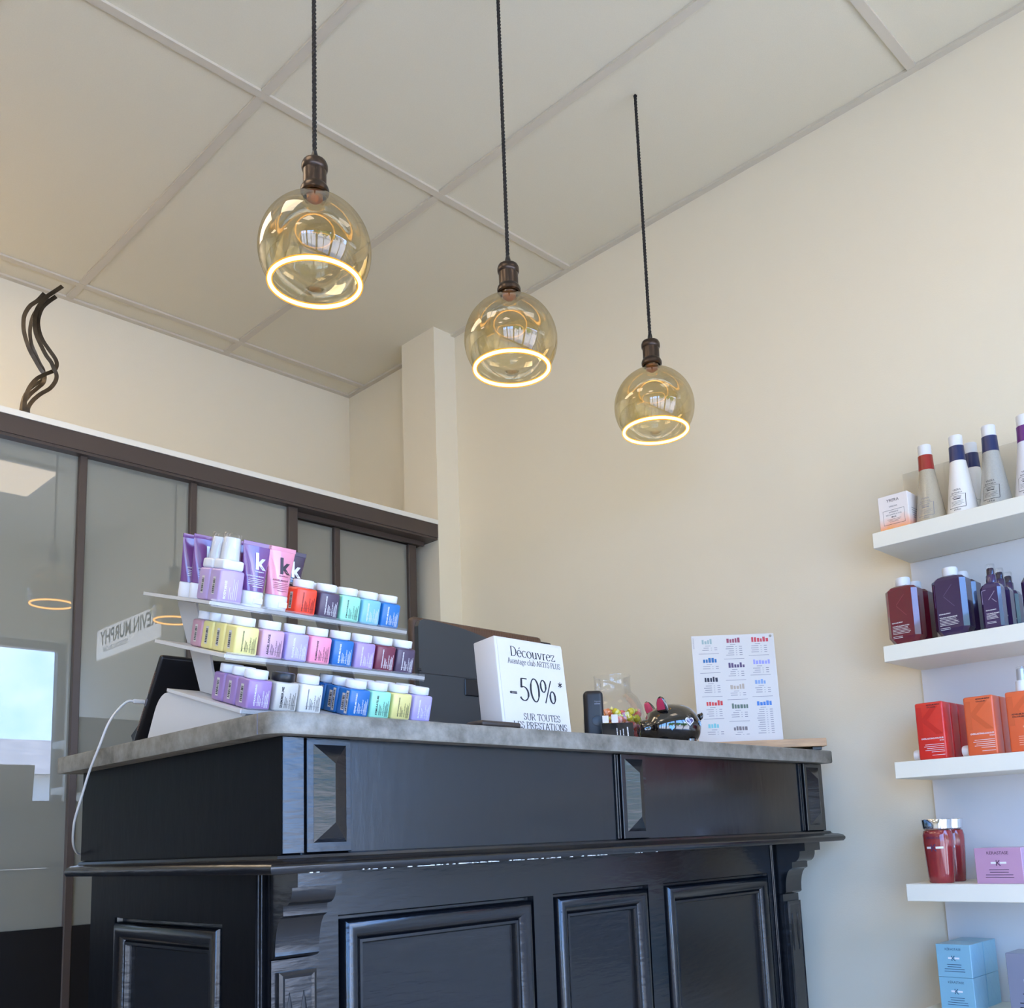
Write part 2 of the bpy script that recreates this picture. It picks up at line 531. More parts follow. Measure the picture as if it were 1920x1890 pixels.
# ------------------------------------------------------------------ the room
def Zr(z):
    return z + H
struct(MB().box(XL, XR, YF, YB, -0.06, 0.0).build('floor', M_FLOOR))
struct(MB().box(XR, XR + 0.15, YF - 0.1, YB + 0.15, 0, Zr(2.25)).build('wall_right', M_WALL))
struct(MB().box(XL, XR, YB, YB + 0.15, 0, Zr(2.25)).build('wall_back', M_WALL))
struct(MB().box(XL - 0.15, XL, YF - 0.1, YB + 0.15, 0, Zr(2.25)).build('wall_left', M_WALL))
struct(MB().box(2.286, XR, 2.698, 2.896, 0, Zr(1.97)).build('wall_pier', M_WALL))
w = MB()
w.box(XL, XR, YF - 0.15, YF, Zr(WIN_Z1), Zr(2.25))
w.box(XL, XR, YF - 0.15, YF, 0, Zr(WIN_Z0))
w.box(XL, WINS[0][0], YF - 0.15, YF, Zr(WIN_Z0), Zr(WIN_Z1))
w.box(WINS[-1][1], XR, YF - 0.15, YF, Zr(WIN_Z0), Zr(WIN_Z1))
for i in range(3):
    w.box(WINS[i][1], WINS[i + 1][0], YF - 0.15, YF, Zr(WIN_Z0), Zr(WIN_Z1))
struct(w.build('wall_front', M_WALL))
for i, (a, b) in enumerate(WINS):
    r = struct(thing('window_%d' % (i + 1), '', '', ((a + b) / 2, YF - 0.08, Zr(WIN_Z0))))
    del r['label'], r['category']
    f = MB()
    t = 0.05
    f.box(a, a + t, YF - .11, YF - .05, Zr(WIN_Z0), Zr(WIN_Z1)); f.box(b - t, b, YF - .11, YF - .05, Zr(WIN_Z0), Zr(WIN_Z1))
    f.box(a + t, b - t, YF - .11, YF - .05, Zr(WIN_Z0), Zr(WIN_Z0) + t); f.box(a + t, b - t, YF - .11, YF - .05, Zr(WIN_Z1) - t, Zr(WIN_Z1))
    f.build('window_frame', M_BEAM, r, world=True)
    f = MB()
    f.box((a + b) / 2 - .02, (a + b) / 2 + .02, YF - .10, YF - .06, Zr(WIN_Z0) + t, Zr(WIN_Z1) - t)
    f.build('glazing_bar', M_BEAM, r, world=True)

# ceiling: lay-in tiles in a bar grid
ceil = struct(thing('ceiling', '', '', (0, 0, Zr(ZC))))
del ceil['label'], ceil['category']
gx = [XR] + [1.797 - 0.599 * i for i in range(10)] + [XL]
gx = sorted(v for v in gx if v >= XL)
gy = sorted([YF, -0.379, 0.850, 2.079, 3.281, YB])
PANELS = {(1.198, -0.379), (-0.599, -0.379), (-2.396, -0.379), (-0.599, 2.079), (-2.396, 2.079)}
tilemesh = {}
for i in range(len(gx) - 1):
    for j in range(len(gy) - 1):
        k = (round(gx[i + 1] - gx[i], 3), round(gy[j + 1] - gy[j], 3))
        if k not in tilemesh:
            o = MB().rbox(-k[0] / 2, k[0] / 2, -k[1] / 2, k[1] / 2, 0, 0.015, 0.002, 1).build('tile', M_CEIL, ceil)
            tilemesh[k] = o.data
        else:
            o = link('tile', tilemesh[k], ceil)
        o.location = ((gx[i] + gx[i + 1]) / 2, (gy[j] + gy[j + 1]) / 2, .004)
for x in gx[1:-1]:
    b = MB()
    for j in range(len(gy) - 1):
        b.box(x - .012, x + .012, gy[j] + (.0125 if j else 0), gy[j + 1] - (.0125 if j < len(gy) - 2 else 0), -.0035, .0035)
    b.build('grid_bar', M_BAR, ceil)
for y in gy[1:-1]:
    MB().box(XL, XR - .02, y - .012, y + .012, -.004, .0035).build('grid_bar', M_BAR, ceil)
for nm, b in (('edge_angle', MB().box(XR - .02, XR, YF, 2.698, -.0045, .0035)), ('edge_angle', MB().box(XR - .02, XR, 2.896, YB, -.0045, .0035)),
              ('edge_angle', MB().box(XL, XR - .02, YB - .02, YB, -.0045, .0035))):
    b.build(nm, M_BAR, ceil)
struct(MB().box(XL - .15, XR + .15, YF - .15, YB + .15, Zr(2.25), Zr(2.3)).build('roof_slab', M_WHITE))

pn = 0
for (px, py, lab) in ((1.198, -0.06, 'lit square ceiling light panel near the wall of product shelves'),
                      (-0.030, 2.44, 'lit long ceiling light panel close to the glass doors'),
                      (-0.030, 1.225, 'lit square ceiling light panel in line with the pendant lamps'),
                      (-0.599, -.06, 'lit square ceiling light panel away from the product shelves'),
                      (-1.797, 2.36, 'lit square ceiling light panel away from the product shelves'),
                      (-1.797, -.06, 'lit square ceiling light panel away from the product shelves'),
                      (-2.995, 1.12, 'lit square ceiling light panel away from the product shelves')):
    hl = .58 if 'long' in lab else .245
    t = thing('ceiling_light', lab, 'light', (px + 0.30, py + .24, Zr(ZC) - .012), group='ceiling light panels')
    MB().rbox(-.29, .29, -hl, hl, 0, .011, .002, 1).build('frame', M_WHITE, t)
    MB().box(-.27, .27, -hl + .02, hl - .02, -.001, .0).build('diffuser', M_LED2 if px > 1 else M_LED, t)

# sliding glass partition under a deep boxed ledge
b = MB()
b.box(XL, 2.2855, 2.70, 2.83, Zr(1.117), Zr(1.168))
b.box(XL, 2.2855, 2.703, 2.83, Zr(1.109), Zr(1.117))
b.box(XL, 2.262, 2.752, 2.765, Zr(1.093), Zr(1.109))
b.box(XL, 2.236, 2.80, 2.815, Zr(1.078), Zr(1.109))
struct(b.build('trim_1', M_BEAM))
b = MB()
b.box(XL, 2.2855, 2.697, 2.715, Zr(1.168), Zr(1.185))
struct(b.build('trim_2', M_WHITE))
struct(MB().box(XL, 2.2855, 2.7155, YB, Zr(1.168), Zr(1.184)).build('trim_4', mat('ledge_board', (150, 136, 114), .7)))
def sliding_door(name, yg, bars, x0, x1, z1):
    r = struct(thing(name, '', '', ((x0 + x1) / 2, yg, 0)))
    del r['label'], r['category']
    zp = -.174
    for (a, c) in bars:
        MB().rbox(a, c, yg - .018, yg + .012, .012, Zr(z1), .002, 1).build('mullion', M_BEAM, r, world=True)
    edges = sorted(bars)
    for i in range(len(edges) - 1):
        a, c = edges[i][1], edges[i + 1][0]
        MB().box(a, c, yg - .003, yg + .003, Zr(zp), Zr(z1)).build('pane', M_PANE, r, world=True)
        MB().box(a, c, yg - .012, yg + .008, .012, Zr(zp)).build('lower_panel', M_BLACKP, r, world=True)
    return r
sliding_door('door_1', 2.735, [(-.375, -.345), (-.025, -.003), (.315, .337), (.655, .677), (1.006, 1.027), (1.331, 1.352), (1.668, 1.702)], -.375, 1.702, 1.109)
sliding_door('door_2', 2.785, [(1.545, 1.575), (1.877, 1.901), (2.200, 2.236)], 1.545, 2.236, 1.093)
sliding_door('door_3', 2.785, [(-2.0, -1.965), (-1.65, -1.628), (-1.31, -1.288), (-.97, -.948), (-.36, -.33)], -2.0, -.33, 1.093)
struct(MB().box(XL, -2.0, 2.77, 2.80, 0, Zr(1.117)).build('wall_partition', M_WALL))

# ------------------------------------------------------------------ bar counter
ctr = thing('bar_counter', 'old black painted wooden bar counter with carved brackets and raised panels', 'counter', (1.519, 1.6, 0))
X0, X1, Y0, Y1, Zb, Zt = .748, 2.290, 1.240, 1.946, -.006, .160
def C(mb, name, m=M_PAINT, parent=None, smooth=None):
    p = parent if parent is not None else ctr
    o = mb.build(name, m, None, smooth)
    for q in o.data.vertices:
        q.co.z += H
    o.parent = p
    base = ctr.location.copy() if p is ctr else Vector((0, 0, 0))
    inv = -ctr.location
    for q in o.data.vertices:
        q.co += inv
    return o
C(MB().box(X0 + .0305, X1 - .0305, Y0, Y0 + .03, Zb, Zt), 'front_frieze', M_PAINTV)
C(MB().box(X0 - .0008, X0 + .03, Y0 - .004, Y1, Zb, Zt), 'side_frieze', M_PAINT_SHADED)
C(MB().box(X1 - .03, X1, Y0, Y1, Zb, Zt), 'side_frieze', M_PAINT_SHADED)
C(MB().box(X0 + .03, X1 - .03, Y1 - .03, Y1, Zb, Zt), 'back_frieze', M_PAINTV)
M_STAFF = mat('staff_side_white', (214, 216, 218), .5)
C(MB().box(X0 + .035, X1 - .035, Y1 + .0002, Y1 + .004, Zb, Zt - .001), 'staff_side_board', M_STAFF)
C(MB().box(.80, 2.24, Y1 - .0198, Y1 - .012, -H + .12, -.04), 'staff_side_board', M_STAFF)
C(MB().rbox(X0, .7825, Y0 - .0058, Y0 - .0041, Zb, Zt - .0005, .0006, 1), 'corner_strip')
def diamond(x0, x1, z0, z1, y, out, parent):
    cx = (x0 + x1) / 2
    k = (x1 - x0) / 2
    v = [(x0, y, z0), (x1, y, z0), (x1, y, z1), (x0, y, z1), (cx, y - out, z0 + k * 1.0), (cx, y - out, z1 - k * 1.0)]
    f = [(0, 1, 4), (1, 2, 5, 4), (2, 3, 5), (3, 0, 4, 5), (3, 2, 1, 0)]
    C(MB().add(v, f), 'diamond', M_PAINT, parent)
for (bx0, bx1, dx0, dx1, beads) in ((.7865, .8625, .797, .853, ()), (1.4955, 1.573, 1.507, 1.563, (1.4815, 1.4885)), (2.2005, 2.2895, 2.213, 2.272, (2.183, 2.1915))):
    blk = C(MB().rbox(bx0, bx1, Y0 - .008, Y0, Zb, Zt - .0005, .0012, 1), 'pilaster_block')
    diamond(dx0, dx1, .008, .1495, Y0 - .0082, .014, blk)
    for bx in beads:
        C(MB().rbox(bx, bx + .0045, Y0 - .004, Y0, Zb, Zt - .0005, .0015, 2), 'bead')
# moulding under the frieze (mitred on three sides)
prof = [(0, -.0005), (.012, -.003), (.0135, -.007), (.017, -.0085), (.026, -.0095), (.034, -.013), (.0375, -.0175), (.0375, -.0225), (.034, -.0275), (.02, -.0285), (0, -.0285)]
v, f = [], []
for o_, z_ in prof:
    z_ -= .0055
    v += [(X0 - o_, Y1 - .02, z_), (X0 - o_, Y0 - o_, z_), (X1 + o_, Y0 - o_, z_), (X1 + o_, Y1 - .02, z_)]
for j in range(len(prof) - 1):
    for i in range(3):
        f.append((j * 4 + i, j * 4 + i + 1, j * 4 + 5 + i, j * 4 + 4 + i))
f.append(tuple(j * 4 for j in range(len(prof))))
f.append(tuple(j * 4 + 3 for j in range(len(prof) - 1, -1, -1)))
mo = C(MB().add(v, f), 'moulding', M_PAINT, None, 35)
random.seed(3)
ch = MB()                                        # flakes of bare paint on the lower front edge of the moulding
for (a, b_, n) in ((.98, 1.12, 22), (1.12, 1.28, 22), (.76, .80, 2), (1.30, 1.60, 14), (.84, .98, 8)):
    for i in range(n):
        x = random.uniform(a, b_)
        ch.box(x, x + random.uniform(.002, .009), Y0 - .0362, Y0 - .033, -.0335, -.0322 + random.uniform(-.0006, .0004))
C(ch, 'chipped_paint', M_CHIP, None)['kind'] = 'stuff'
# lower body
LX0, LX1, LY0, LZ1 = .761, 2.277, 1.330, -.0345
C(MB().box(LX0 + .03, LX1 - .03, LY0 + .03, Y1 - .02, -H + .02, LZ1 - .002), 'carcass', M_BLACKP)
PAN = [(.904, 1.337), (1.390, 1.683), (1.736, 2.158)]
PT, PBOT = -.104, -.72
C(MB().box(LX0 + .0302, LX1, LY0, LY0 + .03, PT, LZ1), 'top_rail')
C(MB().box(LX0 + .0302, LX1, LY0, LY0 + .03, -H + .02, PBOT), 'bottom_rail')
xs = [LX0 + .0302] + [q for p in PAN for q in p] + [LX1]
for i in range(0, len(xs), 2):
    C(MB().box(xs[i], xs[i + 1], LY0, LY0 + .03, PBOT, PT), 'stile')
PROF = [(0, -.030), (0, .004), (.003, .013), (.007, .013), (.0085, -.002), (.014, -.0075), (.022, -.0085), (.031, -.005), (.038, .002), (.0385, .0045), (.041, .0005), (.0455, .0005), (.048, .0045), (.0485, .011), (.056, .012)]
for (a, b_) in PAN:
    mb = MB()
    sweep_rect(mb, a, b_, PBOT, PT, PROF[1:], lambda u, v_, o_: (u, LY0 + o_, v_))
    C(mb, 'raised_panel', M_PAINT, None, 40)
# left side: frame and panel
SP = (1.428, 1.818)
C(MB().box(LX0, LX0 + .03, LY0 - .0005, Y1 - .02, PT - .004, LZ1), 'side_rail', M_PAINT_SHADED)
C(MB().box(LX0, LX0 + .03, LY0 - .0005, Y1 - .02, -H + .02, PBOT), 'side_rail', M_PAINT_SHADED)
C(MB().box(LX0, LX0 + .03, LY0 - .0005, SP[0], PBOT, PT - .004), 'side_stile', M_PAINT_SHADED)
C(MB().box(LX0, LX0 + .03, SP[1], Y1 - .02, PBOT, PT - .004), 'side_stile', M_PAINT_SHADED)
mb = MB()
sweep_rect(mb, SP[0], SP[1], PBOT, PT - .004, PROF[1:], lambda u, v_, o_: (LX0 + o_, u, v_))
C(mb, 'side_raised_panel', M_PAINT, None, 40)
C(MB().box(LX1 - .03, LX1, LY0 + .03, Y1 - .02, -H + .02, LZ1), 'right_side')
C(MB().box(LX0 - .01, LX1 + .01, LY0 - .012, Y1 - .01, -H, -H + .10), 'plinth')
def corbel(x0, x1):
    pr = [(1.335, -.0345), (1.2405, -.0345), (1.2405, -.0535), (1.2555, -.0545)]
    pr += [(1.2555 + .017 * (1 - math.cos(t * math.pi / 2)), -.0565 - .023 * math.sin(t * math.pi / 2)) for t in (0, .2, .4, .6, .8, 1)]
    pr += [(1.278, -.0805), (1.279, -.0835), (1.279, -.0945)]
    pr += [(1.2815 + .0195 * math.sin(t * math.pi / 2), -.096 - .052 * (1 - math.cos(t * math.pi / 2)) - .0) for t in (0, .2, .4, .6, .8, 1)]
    pr += [(1.3005, -.152), (1.304, -.1555), (1.312, -.1575), (1.335, -.158)]
    c = C(MB().prism(pr, 'x', x0, x1), 'corbel', M_PAINT, None, 30)
    C(MB().box(x0, x1, 1.311, LY0, -H + .09, -.1585), 'pilaster', M_PAINT, None)
    k = MB()
    sweep_rect(k, x0 + .009, x1 - .002, -.70, -.176, [(0, 0), (0, .006), (.005, .0085), (.009, .007), (.0095, .0065)], lambda u, v_, o_: (u, 1.311 - o_, v_))
    pnl = C(k, 'pilaster_panel', M_PAINT, None)
    for cx in (x0 + .026, x0 + .050):
        n = 16
        ring = [(cx + .0065 * math.sin(math.pi * i / n), -.205 - .09 * i / n) for i in range(n + 1)]
        ring += [(cx - .0065 * math.sin(math.pi * i / n), -.205 - .09 * i / n) for i in range(n - 1, 0, -1)]
        v = [(p[0], 1.3041, p[1]) for p in ring] + [((p[0] - cx) * .35 + cx, 1.3032, p[1]) for p in ring]
        m_ = len(ring)
        f = [(i, (i + 1) % m_, m_ + (i + 1) % m_, m_ + i) for i in range(m_)] + [tuple(range(m_, 2 * m_))]
        C(MB().add(v, f), 'carved_flute', M_BLACKP, pnl)
corbel(.776, .850)
corbel(2.190, 2.264)
for x in (.7635, .7690):
    C(MB().rbox(x, x + .003, LY0 - .003, LY0, -.72, LZ1, .001, 1), 'bead')
for x in (2.175, 2.181):
    C(MB().rbox(x, x + .003, LY0 - .003, LY0, -.72, LZ1, .001, 1), 'bead')

# zinc worktop
wt = thing('worktop', 'dull grey zinc worktop with a rounded corner on the black counter', 'worktop', (1.51, 1.6, Zr(.160)))
def outline(ins, r):
    x0, x1, y0, y1 = .713 + ins, 2.306 - ins, 1.207 + ins, 1.985 - ins
    p = [(x0 + r - r * math.cos(t), y0 + r - r * math.sin(t)) for t in [math.radians(a) for a in range(0, 91, 10)]]
    p += [(x1 - .004, y0), (x1, y0 + .004), (x1, y1), (x0, y1)]
    return p
rings = [(outline(.0015, .033), .0005), (outline(0, .034), .004), (outline(0, .034), .0285), (outline(.0015, .033), .0315), (outline(.004, .031), .032)]
v, f = [], []
n = len(rings[0][0])
for o_, z_ in rings:
    v += [(p[0], p[1], Zr(.160) + z_) for p in o_]
for j in range(len(rings) - 1):
    for i in range(n):
        k = (i + 1) % n
        f.append((j * n + i, j * n + k, (j + 1) * n + k, (j + 1) * n + i))
f.append(tuple(range(n - 1, -1, -1)))
f.append(tuple((len(rings) - 1) * n + i for i in range(n)))
MB().add(v, f).build('slab', M_ZINC, wt, 40, world=True)
MB().box(.7122, .7135, 1.243, 1.2445, Zr(.1615), Zr(.1905)).build('seam', M_INKG, wt, world=True)
ZW = Zr(.192)

# ------------------------------------------------------------------ wall shelves on the right
struct(MB().box(XR - .010, XR, -.7, .991, 0, Zr(.646)).build('trim_3', mat('shelf_backing', (222, 222, 222), 0.5)))
SH = [.684, .411, .141, -.132, -.405]
SLAB = ['topmost white floating shelf holding cone shaped bottles', 'white floating shelf holding wine red and dark purple bottles',
        'white floating shelf holding red and orange bottles', 'white floating shelf holding a pink box and red bottles',
        'lowest white floating shelf holding pale blue boxes']
for z, lab in zip(SH, SLAB):
    o = MB().rbox(2.180, XR - .0102, -.7, .991, 0, .0375, .0012, 1).build('wall_shelf', M_SHELF)
    o.location = (0, 0, Zr(z) - .0375)
    tag(o, lab, 'shelf', 'floating shelves on the wall')

RZ = math.radians(-90)        # turns a thing whose front is -Y towards the room (-X)
BRAND = 'KEVIN.MURPHY'
def lines(mb, x0, x1, z0, n, dz, y, h=.0011, rag=True, mi=0, seed=0):
    rnd = random.Random(seed)
    for i in range(n):
        e = x1 - (rnd.uniform(0, .25) * (x1 - x0) if rag else 0)
        mb.quad((x0, y, z0 - i * dz), (e - x0, 0, 0), (0, 0, h), mi)
ux, uz = (1, 0, 0), (0, 0, 1)

# shelf three: flat sided red / orange bottles lying with the cap at the lower corner
def colour_bottle(name, label, rgb, word, pump=False, small=False):
    t = thing(name, label, 'bottle', (0, 0, 0), (0, 0, RZ))
    m = mat('plastic_%d_%d_%d' % rgb, rgb, 0.38, coat=0.2)
    b = MB().rbox(-.032, .032, -.021, .021, 0, .130, .0045, 3).build('body', m, t, 40)
    k = MB()
    put_text(k, 'K', (-.028, -.02125, .058), ux, uz, height=.062, bold=0.015)
    kk = MB()
    vs = list(k.v); fs = list(k.f)
    nn = len(vs)
    k.add([(p[0], p[1] + .0003, p[2]) for p in vs], fs)
    k.build('embossed_letter', mat('plastic_emboss_%d_%d_%d' % rgb, tuple(int(c * .95) for c in rgb), 0.3), t, fix=False)
    p = MB()
    if not pump:
        put_text(p, BRAND, (-.004, -.0213, .1215), ux, uz, width=.030, bold=.03)
        put_text(p, 'COLOUR.ME', (-.004, -.0213, .1165), ux, uz, width=.020, bold=.03)
    else:
        put_text(p, BRAND, (-.021, -.0213, .079), ux, uz, width=.034, bold=.03)
        put_text(p, 'COLOUR.ME', (-.021, -.0213, .074), ux, uz, width=.024, bold=.03)
    p.build('brand_print', M_INK, t, fix=False)
    p = MB()
    z = .046
    if not pump:
        put_text(p, 'EVERLASTING.COLOUR', (.028, -.0213, z), ux, uz, width=.050, anchor='r', bold=.02)
        put_text(p, word, (.028, -.0213, z - .005), ux, uz, height=.0026, anchor='r', bold=.02)
        for i in range(5):
            w_ = (.043, .046, .04, .044, .030)[i]
            p.quad((.028 - w_, -.0213, .0335 - i * .0042), (w_, 0, 0), (0, 0, .0009))
        p.quad((-.001, -.0213, .0095), (.029, 0, 0), (0, 0, .0009))
    else:
        for i, s in enumerate(('EVERLASTING.', 'COLOUR', 'LEAVE-IN')):
            put_text(p, s, (.026, -.0213, .052 - i * .0055), ux, uz, height=.003, anchor='r', bold=.02)
        for i in range(5):
            p.quad((-.012, -.0213, .033 - i * .0045), (.036, 0, 0), (0, 0, .0009))
    p.build('product_print', M_INKW if not pump else mat('ink_pale', (245, 190, 165), .6), t, fix=False)
    if not pump:
        c = MB()
        c.lathe([(0.0105, 0), (.0125, .001), (.013, .004), (.013, .013), (.0115, .0175), (.004, .0185)], 24)
        c.v = [(-.0322 - q[2], q[0] + .002, q[1] + .0135) for q in c.v]
        c.build('cap', M_CAP, t, 40)
    else:
        c = MB().lathe([(.0135, .1303), (.0135, .137), (.0128, .1385), (.0128, .152), (.0115, .1535)], 28).build('collar', M_CAP, t, 40)
        MB().lathe([(.0095, .1536), (.0085, .178), (.0070, .1795)], 24).build('spray_head', mat('cap_silver', (205, 208, 215), .25, metal=.4), t, 40)
        MB().lathe([(.0100, .1537), (.0090, .1825), (.0088, .184)], 24, cap0=False).build('clear_cover', M_CLEAR, t, 40)
    return t
zs = Zr(SH[2])
def place(t, y, x, z, label=None, group=None, first=False):
    if first:
        t.location = (x, y, z)
        if group: t['group'] = group
        return t
    return dup(t, (x, y, z), None, label, group)
red = colour_bottle('shampoo_bottle', 'red flat sided bottle at the end of the shelf, foremost of its column', (208, 44, 34), 'RINSE')
place(red, .908, 2.2215, zs, None, 'red bottles on the shelf', True)
place(red, .908, 2.2655, zs, 'red flat sided bottle, second of the column of red bottles', 'red bottles on the shelf')
place(red, .908, 2.3095, zs, 'red flat sided bottle, hindmost of the column of red bottles', 'red bottles on the shelf')
ora = colour_bottle('shampoo_bottle', 'orange flat sided bottle with a white cap low at its side', (220, 98, 54), 'WASH')
place(ora, .7985, 2.2215, zs, None, 'orange bottles on the shelf', True)
place(ora, .7985, 2.2655, zs, 'orange flat sided bottle behind another orange one, beside the spray bottle', 'orange bottles on the shelf')
spr = colour_bottle('spray_bottle', 'orange bottle with a white spray head and clear cover', (224, 100, 56), 'LEAVE-IN', True)
place(spr, .7095, 2.2215, zs, None, None, True)

# shelf two: faceted wine red and dark purple bottles
def facet_body(w, d, h, ch, bc, top):
    """octagonal section with cut lower corners and a rising shoulder"""
    def sec(wx, dy, c, z):
        a, b = wx / 2, dy / 2
        c = min(c, a * .9, b * .9)
        return [(-a, -b + c, z), (-a + c, -b, z), (a - c, -b, z), (a, -b + c, z), (a, b - c, z), (a - c, b, z), (-a + c, b, z), (-a, b - c, z)]
    levels = [sec(w - 2 * bc, d - bc, ch, 0), sec(w, d, ch, bc * 1.6), sec(w, d, ch, h - top), sec(w * .80, d * .86, ch * .9, h - top * .3), sec(w * .52, d * .72, ch * .6, h)]
    v = [p for l in levels for p in l]
    f = [tuple(range(7, -1, -1)), tuple(32 + i for i in range(8))]
    for j in range(4):
        for i in range(8):
            k = (i + 1) % 8
            f.append((j * 8 + i, j * 8 + k, (j + 1) * 8 + k, (j + 1) * 8 + i))
    return v, f
def facet_bottle(label, rgb, title):
    t = thing('shampoo_bottle', label, 'bottle', (0, 0, 0), (0, 0, RZ))
    m = mat('gloss_%d_%d_%d' % rgb, rgb, 0.18, coat=0.8, coat_rough=.03)
    MB().add(*facet_body(.076, .052, .141, .010, .0125, .010)).build('body', m, t)
    p = MB()
    put_text(p, BRAND, (-.024, -.02635, .052), ux, uz, width=.026, bold=.02)
    put_text(p, title, (-.024, -.02635, .0435), ux, uz, width=.040, bold=.02)
    lines(p, -.024, .022, .0405, 5, .0034, -.02635, .0008)
    lines(p, -.024, .004, .0205, 2, .0034, -.02635, .0009)
    p.build('label_print', M_INKW, t, fix=False)
    p = MB()
    for a, b_ in (((-.010, .095), (.010, .118)), ((-.010, .093), (.012, .068)), ((-.030, .122), (-.030, .07))):
        d = Vector((b_[0] - a[0], 0, b_[1] - a[1])); nrm = Vector((-d.z, 0, d.x)).normalized() * .0005
        p.add([Vector((a[0], -.02632, a[1])) + nrm, Vector((a[0], -.02632, a[1])) - nrm, Vector((b_[0], -.02632, b_[1])) - nrm, Vector((b_[0], -.02632, b_[1])) + nrm], [(0, 1, 2, 3)])
    p.build('embossed_letter', mat('emboss_%d_%d_%d' % rgb, tuple(min(255, int(c * 1.25) + 14) for c in rgb), .3), t, fix=False)
    MB().lathe([(.0135, .1412), (.0165, .1420), (.0170, .144), (.0170, .159), (.0155, .162), (.004, .1627)], 28).build('cap', M_CAP, t, 40)
    return t
zs = Zr(SH[1])
win = facet_bottle('glossy wine red faceted bottle, foremost of two at the shelf end', (104, 22, 40), 'YOUNG.AGAIN.WASH')
place(win, .949, 2.228, zs, None, 'wine red bottles on the shelf', True)
place(win, .949, 2.289, zs, 'glossy wine red faceted bottle behind the front one at the shelf end', 'wine red bottles on the shelf')
pur = facet_bottle('glossy dark purple faceted bottle with white cap, foremost of two', (58, 40, 76), 'YOUNG.AGAIN.RINSE')
place(pur, .838, 2.228, zs, None, 'dark purple bottles on the shelf', True)
place(pur, .838, 2.289, zs, 'glossy dark purple faceted bottle with white cap behind another', 'dark purple bottles on the shelf')
def purple_spray():
    t = thing('spray_bottle', 'slim dark purple spray bottle, foremost of a column of three', 'bottle', (0, 0, 0), (0, 0, RZ))
    m = mat('gloss_spray', (56, 38, 82), 0.2, coat=0.8, coat_rough=.03)
    MB().add(*facet_body(.044, .036, .105, .006, .004, .012)).build('body', m, t)
    MB().lathe([(.0108, .1053), (.0105, .122), (.0095, .1235)], 24).build('collar', m, t, 40)
    MB().lathe([(.0082, .1237), (.0075, .138), (.0062, .1395)], 20).build('spray_head', mat('spray_head_dark', (40, 32, 60), .25), t, 40)
    MB().lathe([(.0098, .1238), (.0096, .147), (.0090, .1485)], 24, cap0=False).build('clear_cover', M_CLEAR, t, 40)
    p = MB()
    put_text(p, BRAND, (-.012, -.0183, .042), ux, uz, width=.022, bold=.02)
    put_text(p, 'YOUNG.AGAIN', (-.012, -.0183, .034), ux, uz, width=.027, bold=.02)
    lines(p, -.012, .014, .0315, 4, .0026, -.0183, .0007)
    lines(p, -.012, .012, .0165, 2, .0028, -.0183, .0008)
    p.build('label_print', M_INKW, t, fix=False)
    p = MB()
    for a, b_ in (((-.004, .066), (.010, .084)), ((.003, .068), (.012, .059)), ((-.017, .088), (-.017, .058)), ((-.017, .088), (-.008, .089))):
        d = Vector((b_[0] - a[0], 0, b_[1] - a[1])); nrm = Vector((-d.z, 0, d.x)).normalized() * .0006
        p.add([Vector((a[0], -.0183, a[1])) + nrm, Vector((a[0], -.0183, a[1])) - nrm, Vector((b_[0], -.0183, b_[1])) - nrm, Vector((b_[0], -.0183, b_[1])) + nrm], [(0, 1, 2, 3)])
    p.build('letter_mark', mat('emboss_spray', (150, 140, 165), .3), t, fix=False)
    return t
sp = purple_spray()
place(sp, .747, 2.218, zs, None, 'purple spray bottles on the shelf', True)
place(sp, .747, 2.272, zs, 'slim dark purple spray bottle, second of a column of three', 'purple spray bottles on the shelf')
place(sp, .747, 2.326, zs, 'slim dark purple spray bottle, hindmost of a column of three', 'purple spray bottles on the shelf')
t = thing('lotion_bottle', 'dark purple bottle with a tall black cap beside the slim spray bottles', 'bottle', (2.226, .652, zs), (0, 0, RZ))
MB().add(*facet_body(.066, .044, .108, .008, .004, .016)).build('body', MATS['gloss_spray'], t)
MB().lathe([(.0105, .1083), (.0105, .118), (.0118, .119), (.0118, .139), (.010, .141)], 24).build('cap', M_BLACK, t, 40)

